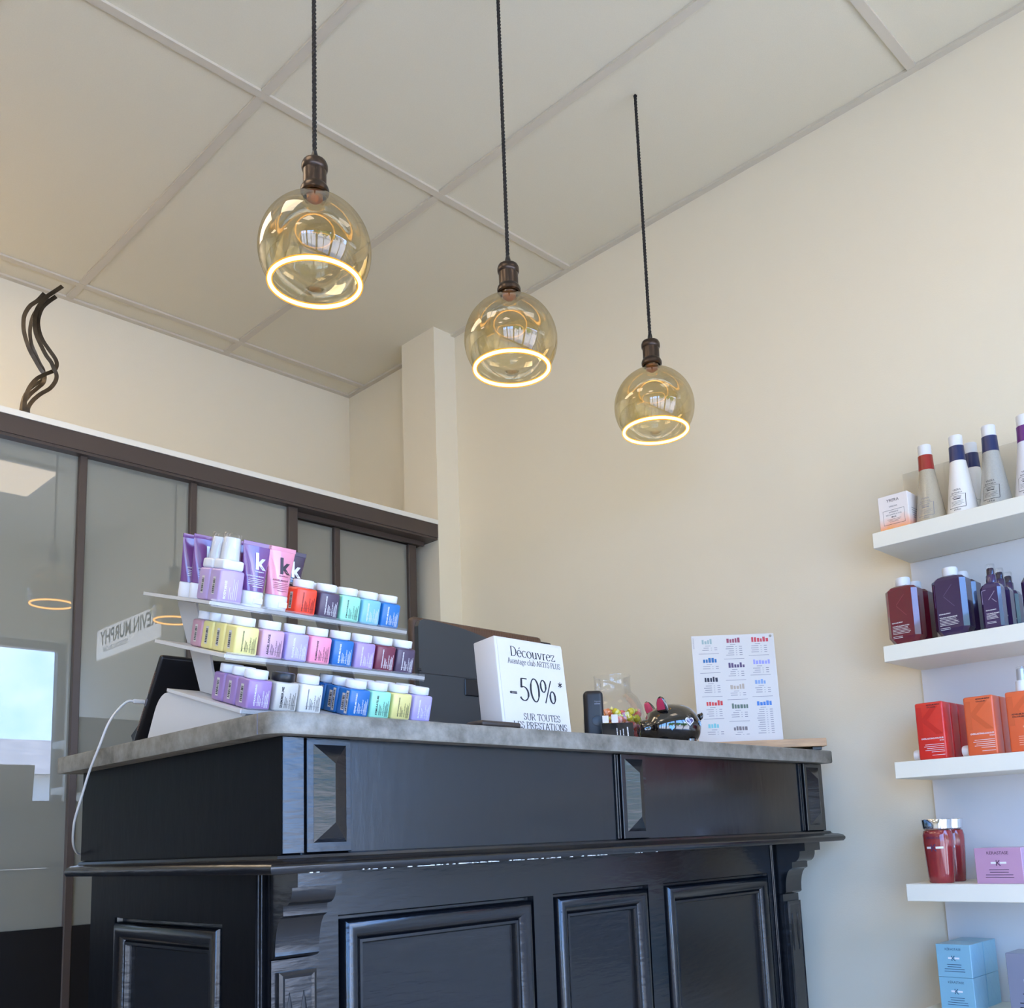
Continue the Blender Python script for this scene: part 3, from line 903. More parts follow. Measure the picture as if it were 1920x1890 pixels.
# shelf one: cone shaped bottles, a small carton and an acrylic sheet
def cone_bottle(label, body_m, band_rgb, ink):
    t = thing('cone_bottle', label, 'bottle', (0, 0, 0), (0, 0, RZ))
    MB().lathe([(.033, 0), (.0355, .002), (.0355, .006), (.030, .045), (.0235, .092), (.0178, .1345)], 36).build('body', body_m, t, 50)
    MB().lathe([(.0180, .1347), (.0170, .152), (.0165, .171)], 32).build('neck_band', mat('band_%d_%d_%d' % band_rgb, band_rgb, .3), t, 40)
    MB().lathe([(.0152, .1712), (.0152, .195), (.0142, .1968), (.003, .1970)], 32).build('cap', M_CAP, t, 40)
    # label print wrapped on the cone
    p = MB()
    flat = MB()
    put_text(flat, 'YRERA', (0, 0, .060), ux, uz, width=.019, anchor='c')
    put_text(flat, 'BOTANICA', (0, 0, .0535), ux, uz, width=.024, anchor='c', bold=.01)
    def bar(x0, x1, z0, z1):
        n = max(1, int(abs(x1 - x0) / .003))
        for i in range(n):
            a = x0 + (x1 - x0) * i / n; b_ = x0 + (x1 - x0) * (i + 1) / n
            flat.add([(a, 0, z0), (b_, 0, z0), (b_, 0, z1), (a, 0, z1)], [(0, 1, 2, 3)])
    bar(-.017, .017, .0505, .0512); bar(-.019, .019, .0185, .0196); bar(-.019, -.0183, .0196, .0505); bar(.0183, .0195, .0196, .0512)
    bar(-.009, .010, .046, .047); bar(-.011, .009, .043, .044); bar(-.008, .008, .039, .041)
    for i in range(4):
        bar(-.014, (.014, .012, .015, .010)[i], .034 - i * .003, .0346 - i * .003)
    put_text(flat, '6.8 fl.oz', (0, 0, .0125), ux, uz, width=.016, anchor='c', bold=.01)
    def rad(z):
        pts = [(.006, .0355), (.045, .030), (.092, .0235)]
        for (za, ra), (zb, rb) in zip(pts, pts[1:]):
            if z <= zb:
                return ra + (rb - ra) * (z - za) / (zb - za)
        return .02
    vv = []
    for x, y, z in flat.v:
        r = rad(z) + .0003
        a = x / r
        vv.append((r * math.sin(a), -r * math.cos(a), z))
    p.add(vv, flat.f)
    p.build('label_print', ink, t, fix=False)
    return t
zs = Zr(SH[0])
def speckled(name, rgb):
    m = mat(name, rgb, .25, coat=.3, var=.05, var_scale=420)
    return m
M_GEL = speckled('gel_warm', (176, 166, 146))
M_GEL2 = speckled('gel_grey', (170, 170, 164))
M_WB = mat('bottle_white', (236, 232, 226), .35)
c1 = cone_bottle('clear speckled cone bottle with a red neck band', M_GEL, (150, 42, 36), M_INKG)
place(c1, .8715, 2.242, zs, None, None, True)
c2 = cone_bottle('white cone bottle with a navy neck band, at the shelf front', M_WB, (38, 48, 92), M_INK)
place(c2, .7985, 2.242, zs, None, 'white cone bottles', True)
place(c2, .793, 2.315, zs, 'white cone bottle with a navy neck band standing behind another', 'white cone bottles')
c3 = cone_bottle('clear grey cone bottle with a navy neck band', M_GEL2, (38, 48, 92), M_INK)
place(c3, .7245, 2.242, zs, None, None, True)
c4 = cone_bottle('white cone bottle with a bright purple neck band', mat('bottle_pale', (226, 226, 232), .35), (98, 32, 120), M_INK)
place(c4, .649, 2.242, zs, None, None, True)

def carton_mat():
    m = mat('carton_peach', (236, 228, 222), .4)
    n, L = m.node_tree.nodes, m.node_tree.links
    p = n['Principled BSDF']
    t = n.new('ShaderNodeTexCoord'); s = n.new('ShaderNodeSeparateXYZ')
    L.new(t.outputs['Object'], s.inputs[0])
    a = n.new('ShaderNodeTexNoise'); a.inputs['Scale'].default_value = 45
    L.new(t.outputs['Object'], a.inputs['Vector'])
    ad = n.new('ShaderNodeMath'); ad.operation = 'MULTIPLY_ADD'; ad.inputs[1].default_value = .025
    L.new(a.outputs[0], ad.inputs[0]); L.new(s.outputs['Z'], ad.inputs[2])
    r = n.new('ShaderNodeValToRGB')
    r.color_ramp.elements[0].position = .015; r.color_ramp.elements[0].color = lin((246, 170, 96))
    r.color_ramp.elements[1].position = .050; r.color_ramp.elements[1].color = lin((234, 226, 222))
    e = r.color_ramp.elements.new(.028); e.color = lin((238, 176, 152))
    L.new(ad.outputs[0], r.inputs[0]); L.new(r.outputs[0], p.inputs['Base Color'])
    return m
t = thing('carton', 'small white carton with a peach printed base at the shelf end', 'box', (2.236, .942, zs), (0, 0, RZ))
MB().rbox(-.036, .036, -.036, .036, 0, .088, .0008, 1).build('body', carton_mat(), t)
p = MB()
put_text(p, 'YRERA', (0, -.0363, .071), ux, uz, width=.030, anchor='c')
put_text(p, 'GENOMA', (0, -.0363, .058), ux, uz, width=.020, anchor='c')
for (a, b_, c_, d) in ((-.026, .026, .0505, .0512), (-.026, .026, .016, .0168), (-.026, -.0254, .0168, .0505), (.0254, .026, .0168, .0505)):
    p.add([(a, -.0363, c_), (b_, -.0363, c_), (b_, -.0363, d), (a, -.0363, d)], [(0, 1, 2, 3)])
put_text(p, 'INTENSIVE', (0, -.0363, .044), ux, uz, width=.022, anchor='c')
put_text(p, 'RECONSTRUCTOR', (0, -.0363, .038), ux, uz, width=.038, anchor='c')
put_text(p, 'MASK', (0, -.0363, .032), ux, uz, width=.012, anchor='c', bold=.02)
for i, w_ in enumerate((.034, .028, .022)):
    p.quad((-w_ / 2, -.0363, .028 - i * .003), (w_, 0, 0), (0, 0, .0006))
p.build('label_print', M_INK, t, fix=False)
p = MB()
for i in range(5):
    p.quad((.0363, -.02 + i * .002, .05 - i * .0055), (0, .035, 0), (0, 0, .0012))
p.build('side_print', M_INKG, t, fix=False)
o = MB().rbox(2.3585, 2.3610, .30, .978, 0, .187, .0005, 1).build('acrylic_sheet', M_ACRYLS)
o.location = (0, 0, zs)
tag(o, 'clear acrylic sheet standing against the wall behind the cone bottles', 'sheet')

# shelf four
zs = Zr(SH[3])
def oval_bottle():
    t = thing('conditioner_bottle', 'translucent brick red bottle with chrome cap, foremost of two', 'bottle', (0, 0, 0), (0, 0, RZ))
    m = mat('red_translucent', (148, 48, 50), .12, coat=.6, coat_rough=.02, var=.15, var_scale=12)
    MB().lathe([(.0255, 0), (.0275, .002), (.0290, .02), (.0315, .06), (.0330, .09), (.0330, .106), (.0305, .1155), (.026, .1175)], 36, sy=.82).build('body', m, t, 50)
    MB().lathe([(.0295, .1185), (.0315, .120), (.0335, .140), (.0325, .1412), (.004, .1414)], 36, sy=.82).build('cap', M_CHROME, t, 40)
    p = MB(); flat = MB()
    put_text(flat, 'K\u00c9RASTASE', (0, 0, .0975), ux, uz, width=.034, anchor='c')
    k = len(flat.v)
    flat.add([(-.018, 0, .076), (-.006, 0, .076), (-.006, 0, .0805), (-.018, 0, .0805)], [(0, 1, 2, 3)], 1)
    flat.add([(.004, 0, .076), (.012, 0, .076), (.012, 0, .0805), (.004, 0, .0805)], [(0, 1, 2, 3)], 1)
    flat.add([(.012, 0, .076), (.021, 0, .076), (.021, 0, .0805), (.012, 0, .0805)], [(0, 1, 2, 3)], 1)
    put_text(flat, 'K', (0, 0, .070), ux, uz, height=.016, anchor='c')
    def fr(z):
        return .0292 + (.0332 - .0292) * min(1, max(0, (z - .02) / .07))
    vv = []
    for x, y, z in flat.v:
        r = fr(z) + .0005; a = x / r
        vv.append((r * math.sin(a), -r * .82 * math.cos(a) - .0003, z))
    p.add(vv, flat.f); p.mi = flat.mi
    p.build('label_print', [mat('ink_violet', (70, 50, 90), .5), M_INKW], t, fix=False)
    return t
ob = oval_bottle()
place(ob, .931, 2.236, zs, None, 'brick red bottles', True)
place(ob, .931, 2.300, zs, 'translucent brick red bottle with chrome cap standing behind its twin', 'brick red bottles')
def mask_box(label, loc, w, d, h, rgb, tx, ink, cut=False, first='K\u00c9RASTASE'):
    t = thing('carton', label, 'box', loc, (0, 0, RZ))
    m = mat('carton_%d_%d_%d' % rgb, rgb, .32, coat=.3)
    MB().rbox(-w / 2, w / 2, -d / 2, d / 2, 0, h, .0008, 1).build('body', m, t)
    p = MB()
    y = -d / 2 - .0003
    put_text(p, first, (0, y, h * .82), ux, uz, width=w * .46 if len(first) > 3 else w * .12, anchor='c')
    put_text(p, 'K', (0, y, h * .50), ux, uz, height=h * .16, anchor='c')
    for i in range(4):
        ww = w * (.42, .40, .58, .60)[i]
        p.quad((-ww / 2, y, h * (.38 - i * .07)), (ww, 0, 0), (0, 0, h * .016))
    p.build('label_print', ink, t, fix=False)
    p = MB()
    p.quad((-w * .16, y - .0001, h * .555), (w * .11, 0, 0), (0, 0, h * .055)); p.quad((w * .03, y - .0001, h * .555), (w * .14, 0, 0), (0, 0, h * .055))
    p.build('white_bar', M_INKW, t, fix=False)
    if cut:                       # folded diagonal facets printed on the sides of the carton
        p = MB()
        for (a, b_) in (((-.45, .02), (.1, .98)), ((.1, .98), (.45, .3)), ((-.45, .98), (.3, .02)), ((.3, .02), (.46, .6))):
            A = Vector((w / 2 + .0003, a[0] * d, a[1] * h)); B = Vector((w / 2 + .0003, b_[0] * d, b_[1] * h))
            nrm = (B - A).cross(Vector((1, 0, 0))).normalized() * .0005
            p.add([A + nrm, A - nrm, B - nrm, B + nrm], [(0, 1, 2, 3)])
        p.build('facet_lines', mat('facet_blue', (168, 206, 226), .2, coat=.5), t, fix=False)
    return t
mask_box('mauve pink cosmetic carton beside the brick red bottles', (2.246, .7925, zs), .097, .09, .075, (190, 146, 174), None, mat('ink_plum', (60, 40, 62), .5))
zs = Zr(SH[4])
BL = (136, 184, 202)
for (x, y, z, lab) in ((2.256, .9165, zs, 'pale blue carton at the bottom of the front stack'),
                       (2.256, .9165, zs + .0705, 'pale blue carton on top of the front stack'),
                       (2.332, .9165, zs, 'pale blue carton at the bottom of the stack by the wall'),
                       (2.332, .9165, zs + .0705, 'pale blue carton on top of the stack by the wall')):
    mask_box(lab, (x, y, z), .075, .073, .070, BL, None, mat('ink_navy', (40, 62, 92), .5), True)
mask_box('tall grey carton with a letter K beside the pale blue cartons', (2.228, .748, zs), .093, .08, .132, (128, 132, 150), None, M_INK, first='K')

# brand sign on the wall above the shelves (seen mirrored in the glass)
t = thing('brand_sign', 'white wall sign with an added glow and black KEVIN.MURPHY lettering, mirrored in the glass doors', 'sign', (XR - .006, -.17, Zr(1.28)), (0, 0, RZ))
MB().rbox(-.43, .43, -.006, .006, -.092, .092, .004, 2).build('board', mat('sign_board_glow', (240, 240, 240), .4, emit=(235, 240, 250), estr=1.9), t, 40)  # glow added to the board so its mirror image stands out brighter
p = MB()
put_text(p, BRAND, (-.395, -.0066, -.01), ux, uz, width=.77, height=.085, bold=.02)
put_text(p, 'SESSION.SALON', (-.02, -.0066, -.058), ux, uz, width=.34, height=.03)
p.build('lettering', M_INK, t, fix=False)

# ------------------------------------------------------------------ pendants
PX = [.470 * 1.954, .7225 * 1.954, .981 * 1.954]
PY, PZ = .721 * 1.954, Zr(.516 * 1.954)
PLAB = ['amber globe pendant lamp nearest the purple tubes on the display rack', 'amber globe pendant lamp hanging between the other two', 'amber globe pendant lamp nearest the wall with the product shelves']
def pendant():
    t = thing('pendant_lamp', PLAB[0], 'lamp', (PX[0], PY, PZ), (0, 0, 0), 'amber globe pendants in a row')
    Rg, rr = .1010, .0800
    zc = math.sqrt(Rg * Rg - rr * rr)           # globe centre above the light ring
    a0 = math.asin(-zc / Rg)
    prof = []
    for i in range(31):
        a = a0 + (math.pi / 2 - .225 - a0) * i / 30
        prof.append((Rg * math.cos(a), zc + Rg * math.sin(a)))
    zn = prof[-1][1]
    prof += [(.0205, zn + .004), (.0195, zn + .010), (.0200, zn + .020)]
    g = MB().lathe(prof, 64, cap0=False, cap1=False).build('glass_globe', M_AMBER, t, 60)
    # re-entrant inner wall of the bulb: a dome rising from the ring
    inner = [(rr, .0)]
    for i in range(1, 25):
        u = i / 24
        r = (rr - .001) * math.cos(u * math.pi / 2) ** .62
        inner.append((max(r, .0005), .118 * math.sin(u * math.pi / 2) ** 1.15))
    MB().lathe(inner, 64, cap0=False, cap1=False).build('inner_glass', M_AMBERI, t, 60)
    n, m_ = 72, 12
    v, f = [], []
    for i in range(n):
        a = 2 * math.pi * i / n
        for k in range(m_):
            b = 2 * math.pi * k / m_
            r = rr + .0034 * math.cos(b)
            v.append((r * math.cos(a), r * math.sin(a), -.003 + .0034 * math.sin(b)))
    for i in range(n):
        for k in range(m_):
            f.append((i * m_ + k, ((i + 1) % n) * m_ + k, ((i + 1) % n) * m_ + (k + 1) % m_, i * m_ + (k + 1) % m_))
    core = MB().add(v, f).build('light_ring', M_RING, t, 80)
    v2 = []
    for i in range(n):
        a = 2 * math.pi * i / n
        for k in range(m_):
            b = 2 * math.pi * k / m_
            r = rr + .0056 * math.cos(b)
            v2.append((r * math.cos(a), r * math.sin(a), -.003 + .0056 * math.sin(b)))
    MB().add(v2, f).build('glow_sleeve', M_GLOW, core, 80)  # added sleeve that paints the orange glow around the ring
    zb = zn + .008
    MB().lathe([(.006, zb - .012), (.014, zb - .006), (.0155, zb + .006), (.0155, zb + .02)], 32).build('bulb_base', mat('bulb_brass', (168, 116, 66), .3, metal=.8), t, 40)
    z0 = zn + .013
    MB().lathe([(.0215, z0), (.0255, z0 + .002), (.0262, z0 + .008), (.0240, z0 + .014), (.0225, z0 + .0165)], 40, cap0=False, cap1=False).build('shade_ring', M_BRONZE, t, 40)
    MB().lathe([(.0205, z0 + .010), (.0212, z0 + .016), (.0212, z0 + .046), (.0232, z0 + .048), (.0240, z0 + .052), (.0240, z0 + .058), (.0215, z0 + .064), (.010, z0 + .066)], 40).build('socket', M_BRONZE, t, 40)
    MB().lathe([(.0062, z0 + .0655), (.0062, z0 + .078), (.0042, z0 + .088), (.0030, z0 + .089)], 20).build('cord_grip', M_BLACK, t, 40)
    top = Zr(ZC) - PZ
    zc0 = z0 + .088
    cb = MB()
    for ph in (0, 2 * math.pi / 3, 4 * math.pi / 3):
        N = 340
        cb.tube([(.0024 * math.cos(ph + i * .48), .0024 * math.sin(ph + i * .48), zc0 + (top - zc0) * i / N) for i in range(N + 1)], .0021, 5)
    cb.build('twisted_cord', M_CORD, t, 70)
    MB().lathe([(.0052, top - .0045), (.0052, top - .0025), (.004, top - .001)], 16).build('ceiling_grommet', M_BRONZE, t, 40)
    return t
pd = pendant()
for i in (1, 2):
    dup(pd, (PX[i], PY, PZ), None, PLAB[i])

# ------------------------------------------------------------------ display rack with sample bottles
AL = math.radians(15)
TA = math.tan(AL)
rack = thing('display_rack', 'white three tier sample display rack with sloping shelves on the counter', 'rack', (.94, 1.45, ZW))
TIER = [(1.35, .212), (1.40, .305), (1.45, .400)]     # y and z of the line where the front bottles stand
RX0, RX1 = .742, 1.140
def on(k, dv, n=0.0):
    """point on tier k: dv metres back along the slope, n above it"""
    y, z = TIER[k]
    return y + dv * math.cos(AL) - n * math.sin(AL), z + dv * math.sin(AL) + n * math.cos(AL)
for k in range(3):
    mb = MB()
    d0, d1 = -.006, .247
    x1 = RX1 if k else 1.13
    pr = [on(k, d0, 0), on(k, d1, 0), on(k, d1, -.0055), on(k, d0, -.0055)]
    mb.prism([(p[0], Zr(p[1])) for p in pr], 'x', RX0, x1)
    mb.build('shelf', M_PWHITE, rack, world=True)
    mb = MB()
    pr = [on(k, d0 - .0002, .004), on(k, d0 - .0002, -.0085), on(k, d0 - .0016, -.0085), on(k, d0 - .0016, .004)]
    mb.prism([(p[0], Zr(p[1])) for p in pr], 'x', RX0 + .002, x1 - .002)
    mb.build('clear_lip', M_ACRYL, rack, world=True)
def plate(pts, x0, x1, name, r=.02, m=M_PWHITE):
    """rounded polygon plate standing in the plane x = const; pts in (y, z)"""
    out = []
    n = len(pts)
    for i in range(n):
        p, a, b = Vector(pts[i][:2]), Vector(pts[i - 1][:2]), Vector(pts[(i + 1) % n][:2])
        rr = pts[i][2] if len(pts[i]) > 2 else 0
        if rr:
            d1, d2 = (a - p).normalized(), (b - p).normalized()
            q1, q2 = p + d1 * rr, p + d2 * rr
            for s in range(7):
                u = s / 6
                w_ = (1 - u) ** 2 * q1 + 2 * u * (1 - u) * p + u * u * q2
                out.append((w_.x, w_.y))
        else:
            out.append((p.x, p.y))
    MB().prism([(q[0], Zr(q[1])) for q in out], 'x', x0, x1).build(name, m, rack, world=True)
for (xa, xb) in ((.7465, .7505), (1.118, 1.122)):
    f0, f1 = on(0, -.010, -.006), on(0, .245, -.006)
    plate([(f0[0] + .02, .1925), (f0[0] + .001, f0[1], 0), (f1[0] + .035, f1[1] + .010, .045), (f1[0] + .085, .1925, .012)], xa, xb, 'base_side')
for (xa, xb) in ((.795, .799), (.94, .944), (1.085, 1.089)):
    for k in (0, 1):
        a0, a1 = on(k, .175, .001), on(k, .235, .001)
        b0, b1 = on(k + 1, .150, -.0065), on(k + 1, .225, -.0065)
        plate([(a0[0], a0[1]), (b0[0], b0[1]), (b1[0], b1[1]), (a1[0], a1[1])], xa, xb, 'upright')
    a0, a1 = on(2, .165, .0005), on(2, .225, .0005)
    plate([(a0[0], a0[1]), (a0[0] + .004, a0[1] + .030, .015), (a1[0], a1[1] + .022, .02), (a1[0], a1[1])], xa, xb, 'upright')

BW, BD, BH = .0405, .0370, .0460
CAPM = None
def sample(label, rgb, title, ink='d', cap=M_CAP):
    """small square sample bottle; local origin at the base, front = -Y"""
    global CAPM
    t = thing('sample_bottle', label, 'bottle', (0, 0, 0), (AL, 0, 0), 'sample bottles on the display rack')
    m = mat('sample_%d_%d_%d' % rgb, rgb, .34, coat=.25)
    if 'body' not in _share:
        o = MB().rbox(-BW / 2, BW / 2, -BD / 2, BD / 2, 0, BH, .0042, 3).build('body', m, t, 40)
        _share['body'] = o.data
    else:
        me = _share['body'].copy(); me.materials.clear(); me.materials.append(m)
        link('body', me, t)
    if ('cap', cap.name) not in _share:
        o = MB().lathe([(.0140, BH - .0008), (.0140, BH + .001), (.0176, BH + .0012), (.0180, BH + .002), (.0180, BH + .0130), (.0170, BH + .0142), (.004, BH + .0144)], 30).build('cap', cap, t, 40)
        _share[('cap', cap.name)] = o.data
    else:
        link('cap', _share[('cap', cap.name)], t)
    im = M_INK if ink == 'd' else M_INKW
    p = MB()
    y = -BD / 2 - .0003
    uw, ww = (0, 0, 1), (-1, 0, 0)
    put_text(p, title, (-.0065, y, .006), uw, ww, width=.033, bold=.03)
    for i in range(3):
        p.quad((-.003 + i * .0022, y, .006), (.0007, 0, 0), (0, 0, (.018, .016, .012)[i]))
    put_text(p, BRAND, (.0072, y, .006), uw, ww, width=.024, bold=.0)
    for i in range(4):
        p.quad((.0092 + i * .0017, y, .004), (.0006, 0, 0), (0, 0, (.019, .024, .022, .027)[i]))
    p.quad((-.010, y, .0112), (.026, 0, 0), (0, 0, .0003))
    p.build('front_print', im, t, fix=False)
    if 'label' not in _share:
        p = MB()
        xx = -BW / 2 - .0003
        p.add([(xx, -.0045, .008), (xx, .0045, .008), (xx, .0045, .037), (xx, -.0045, .037)], [(3, 2, 1, 0)])
        o = p.build('barcode_label', M_PAPER, t, fix=False)
        _share['label'] = o.data
        q = MB()
        rnd = random.Random(5)
        z = .0105
        while z < .033:
            h_ = rnd.choice((.0006, .001, .0016))
            q.add([(xx - .0002, -.0035, z), (xx - .0002, .0032, z), (xx - .0002, .0032, z + h_), (xx - .0002, -.0035, z + h_)], [(3, 2, 1, 0)])
            z += h_ + rnd.choice((.0006, .001))
        oo = q.build('barcode', M_INK, o, fix=False)
        _share['code'] = oo.data
    else:
        o = link('barcode_label', _share['label'], t)
        link('barcode', _share['code'], o)
    return t
_share = {}
def set_on(t, k, xr, depth=0.0, w=BW, d=BD):
    y, z = on(k, depth + d / 2, .0006)
    t.location = (xr - w / 2, y, Zr(z))
    return t
PURP, LAV, YEL, MAU = (150, 118, 172), (176, 164, 226), (226, 214, 138), (206, 164, 186)
DP = .0392
# tier 0 (bottom)
row0 = [(.7945, PURP, 'HYDRATE-ME.RINSE', 'w', 'mid purple sample bottle, {} of a column of three on the bottom tier', 3, M_CAP),
        (.8415, (194, 190, 182), 'SHIMMER.ME', 'd', 'grey sample bottle with a black cap on the bottom tier', 1, M_BLACK),
        (.8865, (222, 219, 212), 'SMOOTH.AGAIN.WASH', 'd', 'white sample bottle beside the grey one on the bottom tier', 1, M_CAP)]
ords = ['foremost', 'second', 'third', 'fourth']
for (xr, rgb, ti, ink, lab, n, cp) in row0:
    for i in range(n):
        t = sample(lab.format(ords[i]), rgb, ti, ink, cp)
        set_on(t, 0, xr, i * DP)
BLUE, MINT = (22, 104, 176), (150, 222, 194)
for i, lab in enumerate(('foremost', 'second', 'hindmost')):
    t = sample('bright blue sample bottle, %s of a column of three on the bottom tier' % lab, BLUE, 'REPAIR-ME.WASH', 'w')
    set_on(t, 0, .979, i * DP)
    s = MB()
    xx = -BW / 2 - .0004
    s.add([(xx, -.0145, .004), (xx, -.0065, .004), (xx, -.0065, .042), (xx, -.0145, .042)], [(3, 2, 1, 0)])
    so = s.build('sticker', M_PAPER, t, fix=False)
    s = MB()
    put_text(s, 'TRAVEL SIZE', (xx - .0002, -.0085, .007), (0, 0, 1), (0, -1, 0), width=.032, bold=.04)
    s.build('sticker_print', M_INK, so, fix=False)
for (xr, rgb, ti, ink, nm) in ((1.0225, MINT, 'STIMULATE-ME', 'd', 'mint green'), (1.0675, YEL, 'SMOOTH.AGAIN.RINSE', 'd', 'pale yellow'), (1.113, LAV, 'BLONDE.ANGEL', 'w', 'lavender')):
    for i in range(2):
        t = sample('%s sample bottle in the %s row of the bottom tier' % (nm, 'front' if i == 0 else 'second'), rgb, ti, ink)
        set_on(t, 0, xr, i * DP)
# tier 1 (middle)
for i in range(4):
    lab = 'pale yellow sample bottle, %s of a column on the middle tier' % ords[i] if i < 3 else 'dusty mauve sample bottle behind the yellow column on the middle tier'
    t = sample(lab, YEL if i < 3 else (186, 140, 156), 'SMOOTH.AGAIN.RINSE', 'd')
    set_on(t, 1, .8005, i * DP)
for (xr, rgb, ti, ink, nm) in ((.8465, MAU, 'ANGEL.RINSE', 'd', 'dusty pink'), (.8925, LAV, 'BLONDE.ANGEL', 'w', 'lavender'), (.9370, (240, 146, 174), 'PLUMPING.RINSE', 'd', 'bubblegum pink'),
                               (.9825, BLUE, 'REPAIR-ME.RINSE', 'w', 'bright blue'), (1.0280, (160, 136, 186), 'HYDRATE-ME.WASH', 'w', 'muted purple'), (1.0725, (112, 40, 62), 'YOUNG.AGAIN.WASH', 'w', 'wine red'),
                               (1.1170, (74, 58, 82), 'YOUNG.AGAIN.RINSE', 'w', 'dark plum')):
    t = sample('%s sample bottle in the front row of the middle tier' % nm, rgb, ti, ink)
    set_on(t, 1, xr)
# tier 2 (top)
for (xr, rgb, ti, ink, nm) in ((.9415, (244, 66, 36), 'EVERLASTING.COLOUR', 'd', 'orange red'), (.9885, (74, 58, 82), 'YOUNG.AGAIN.RINSE', 'w', 'dark plum'), (1.0335, MINT, 'STIMULATE-ME.RINSE', 'd', 'mint green'),
                               (1.0785, (122, 186, 216), 'HEATED.DEFENSE', 'w', 'sky blue'), (1.1235, (24, 110, 182), 'REPAIR-ME.RINSE', 'w', 'bright blue')):
    for i in range(1 if nm == 'orange red' else 2):
        t = sample('%s sample bottle in the %s row of the top tier' % (nm, 'front' if i == 0 else 'second'), rgb, ti, ink)
        set_on(t, 2, xr, i * DP)
def foam_pump(label):
    t = thing('foam_pump_bottle', label, 'bottle', (0, 0, 0), (AL, 0, 0), 'foam pump bottles on the top tier')
    m = mat('sample_foam', (176, 152, 196), .34, coat=.25)
    MB().rbox(-.0215, .0215, -BD / 2, BD / 2, 0, .0540, .0042, 3).build('body', m, t, 40)
    MB().rbox(-.0185, .0185, -.0175, .0175, .0537, .0705, .004, 3).build('collar', M_CAP, t, 40)
    MB().lathe([(.0150, .0706), (.0128, .106), (.0118, .1075)], 28).build('pump', M_CAP, t, 40)
    MB().lathe([(.0172, .0706), (.0150, .1125), (.0138, .1145)], 32, cap0=False).build('clear_cover', M_CLEAR, t, 40)
    p = MB()
    put_text(p, 'BODY.MASS', (-.0085, -BD / 2 - .0003, .006), (0, 0, 1), (-1, 0, 0), width=.030, bold=.03)
    for i in range(5):
        p.quad((-.003 + i * .0032, -BD / 2 - .0003, .006), (.0007, 0, 0), (0, 0, (.020, .012, .034, .03, .034)[i]))
    p.build('front_print', M_INKW, t, fix=False)
    o = link('barcode_label', _share['label'], t); o.location = (-.0215 + BW / 2, 0, .003)
    link('barcode', _share['code'], o)
    return t
t = set_on(foam_pump('pale purple foam pump bottle with clear cover at the front of the top tier'), 2, .8005, 0, .043)
t = set_on(foam_pump('pale purple foam pump bottle with clear cover, behind its twin'), 2, .8005, DP, .043)
def cream_tube(label, rgb, kcol, title, ink):
    t = thing('cream_tube', label, 'tube', (0, 0, 0), (AL, 0, 0), 'cream tubes on the top tier')
    m = mat('tube_%d_%d_%d' % rgb, rgb, .22, coat=.7, coat_rough=.05)
    n = 28
    levels = []
    for i in range(13):
        u = i / 12
        z = .0262 + u * .076
        a = .0195 + u * .0062
        b = .0180 * (1 - u) + .0009
        e = 1.0
        levels.append([(a * math.cos(2 * math.pi * k / n), b * math.sin(2 * math.pi * k / n), z) for k in range(n)])
    v = [p for l in levels for p in l]
    f = [tuple(range(n - 1, -1, -1)), tuple(12 * n + k for k in range(n))]
    for j in range(12):
        for k in range(n):
            f.append((j * n + k, j * n + (k + 1) % n, (j + 1) * n + (k + 1) % n, (j + 1) * n + k))
    MB().add(v, f).build('sleeve', m, t, 60)
    MB().rbox(-.0262, .0262, -.0011, .0011, .1015, .1085, .0004, 1).build('crimp', m, t)
    c = MB().lathe([(.0185, 0), (.0195, .0012), (.0200, .024), (.0190, .0258)], 32, sy=.93).build('flip_cap', M_CAP, t, 40)
    MB().rbox(-.004, .013, -.0192, -.0172, .006, .0155, .0007, 1).build('cap_tab', M_CAP, c)
    p = MB(); fl = MB()
    put_text(fl, 'k', (-.0035, 0, .064), ux, uz, height=.0265, bold=.03)
    p2 = MB()
    put_text(p2, BRAND, (.013, 0, .0585), ux, uz, width=.018, anchor='r', bold=.02)
    put_text(p2, title, (.013, 0, .0505), ux, uz, width=.029, anchor='r', bold=.02)
    for i in range(4):
        for k in range(12):
            l_ = (.0265, .0275, .025, .0265)[i] / 12
            p2.quad((-.0145 + k * l_, 0, .0465 - i * .003), (l_, 0, 0), (0, 0, .0007))
    for k in range(8):
        p2.quad((-.008 + k * .00225, 0, .0335), (.00225, 0, 0), (0, 0, .0009))
    def wrap(q):
        out = []
        for x, y, z in q.v:
            u = min(1, max(0, (z - .0262) / .076))
            a = .0195 + u * .0062
            b = .0180 * (1 - u) + .0009
            cx = max(-.98, min(.98, x / a))
            out.append((x, -b * math.sqrt(1 - cx * cx) - .0010, z))
        q.v = out
        return q
    wrap(fl).build('letter_mark', kcol, t, fix=False)
    wrap(p2).build('label_print', ink, t, fix=False)
    return t
TP = (112, 66, 130)
M_KW = mat('silver_print', (226, 230, 234), .25, metal=.3)
t = set_on(cream_tube('glossy purple cream tube with a silver letter k, at the front', TP, M_KW, 'HYDRATE-ME.MASQUE', M_INKW), 2, .8460, 0, .042)
t = set_on(cream_tube('pink cream tube with a dark letter k beside the orange red bottle', (222, 142, 164), mat('ink_k', (52, 40, 52), .4), 'ANGEL.MASQUE', mat('ink_rose', (120, 60, 84), .5)), 2, .8925, 0, .042)
t = set_on(cream_tube('dark plum cream tube showing only its end behind the pink tube', (58, 42, 68), M_KW, 'YOUNG.AGAIN', M_INKW), 2, .9385, .041, .042)
t = set_on(cream_tube('glossy purple cream tube standing behind the front purple tube', TP, M_KW, 'HYDRATE-ME.MASQUE', M_INKW), 2, .8460, .040, .042)
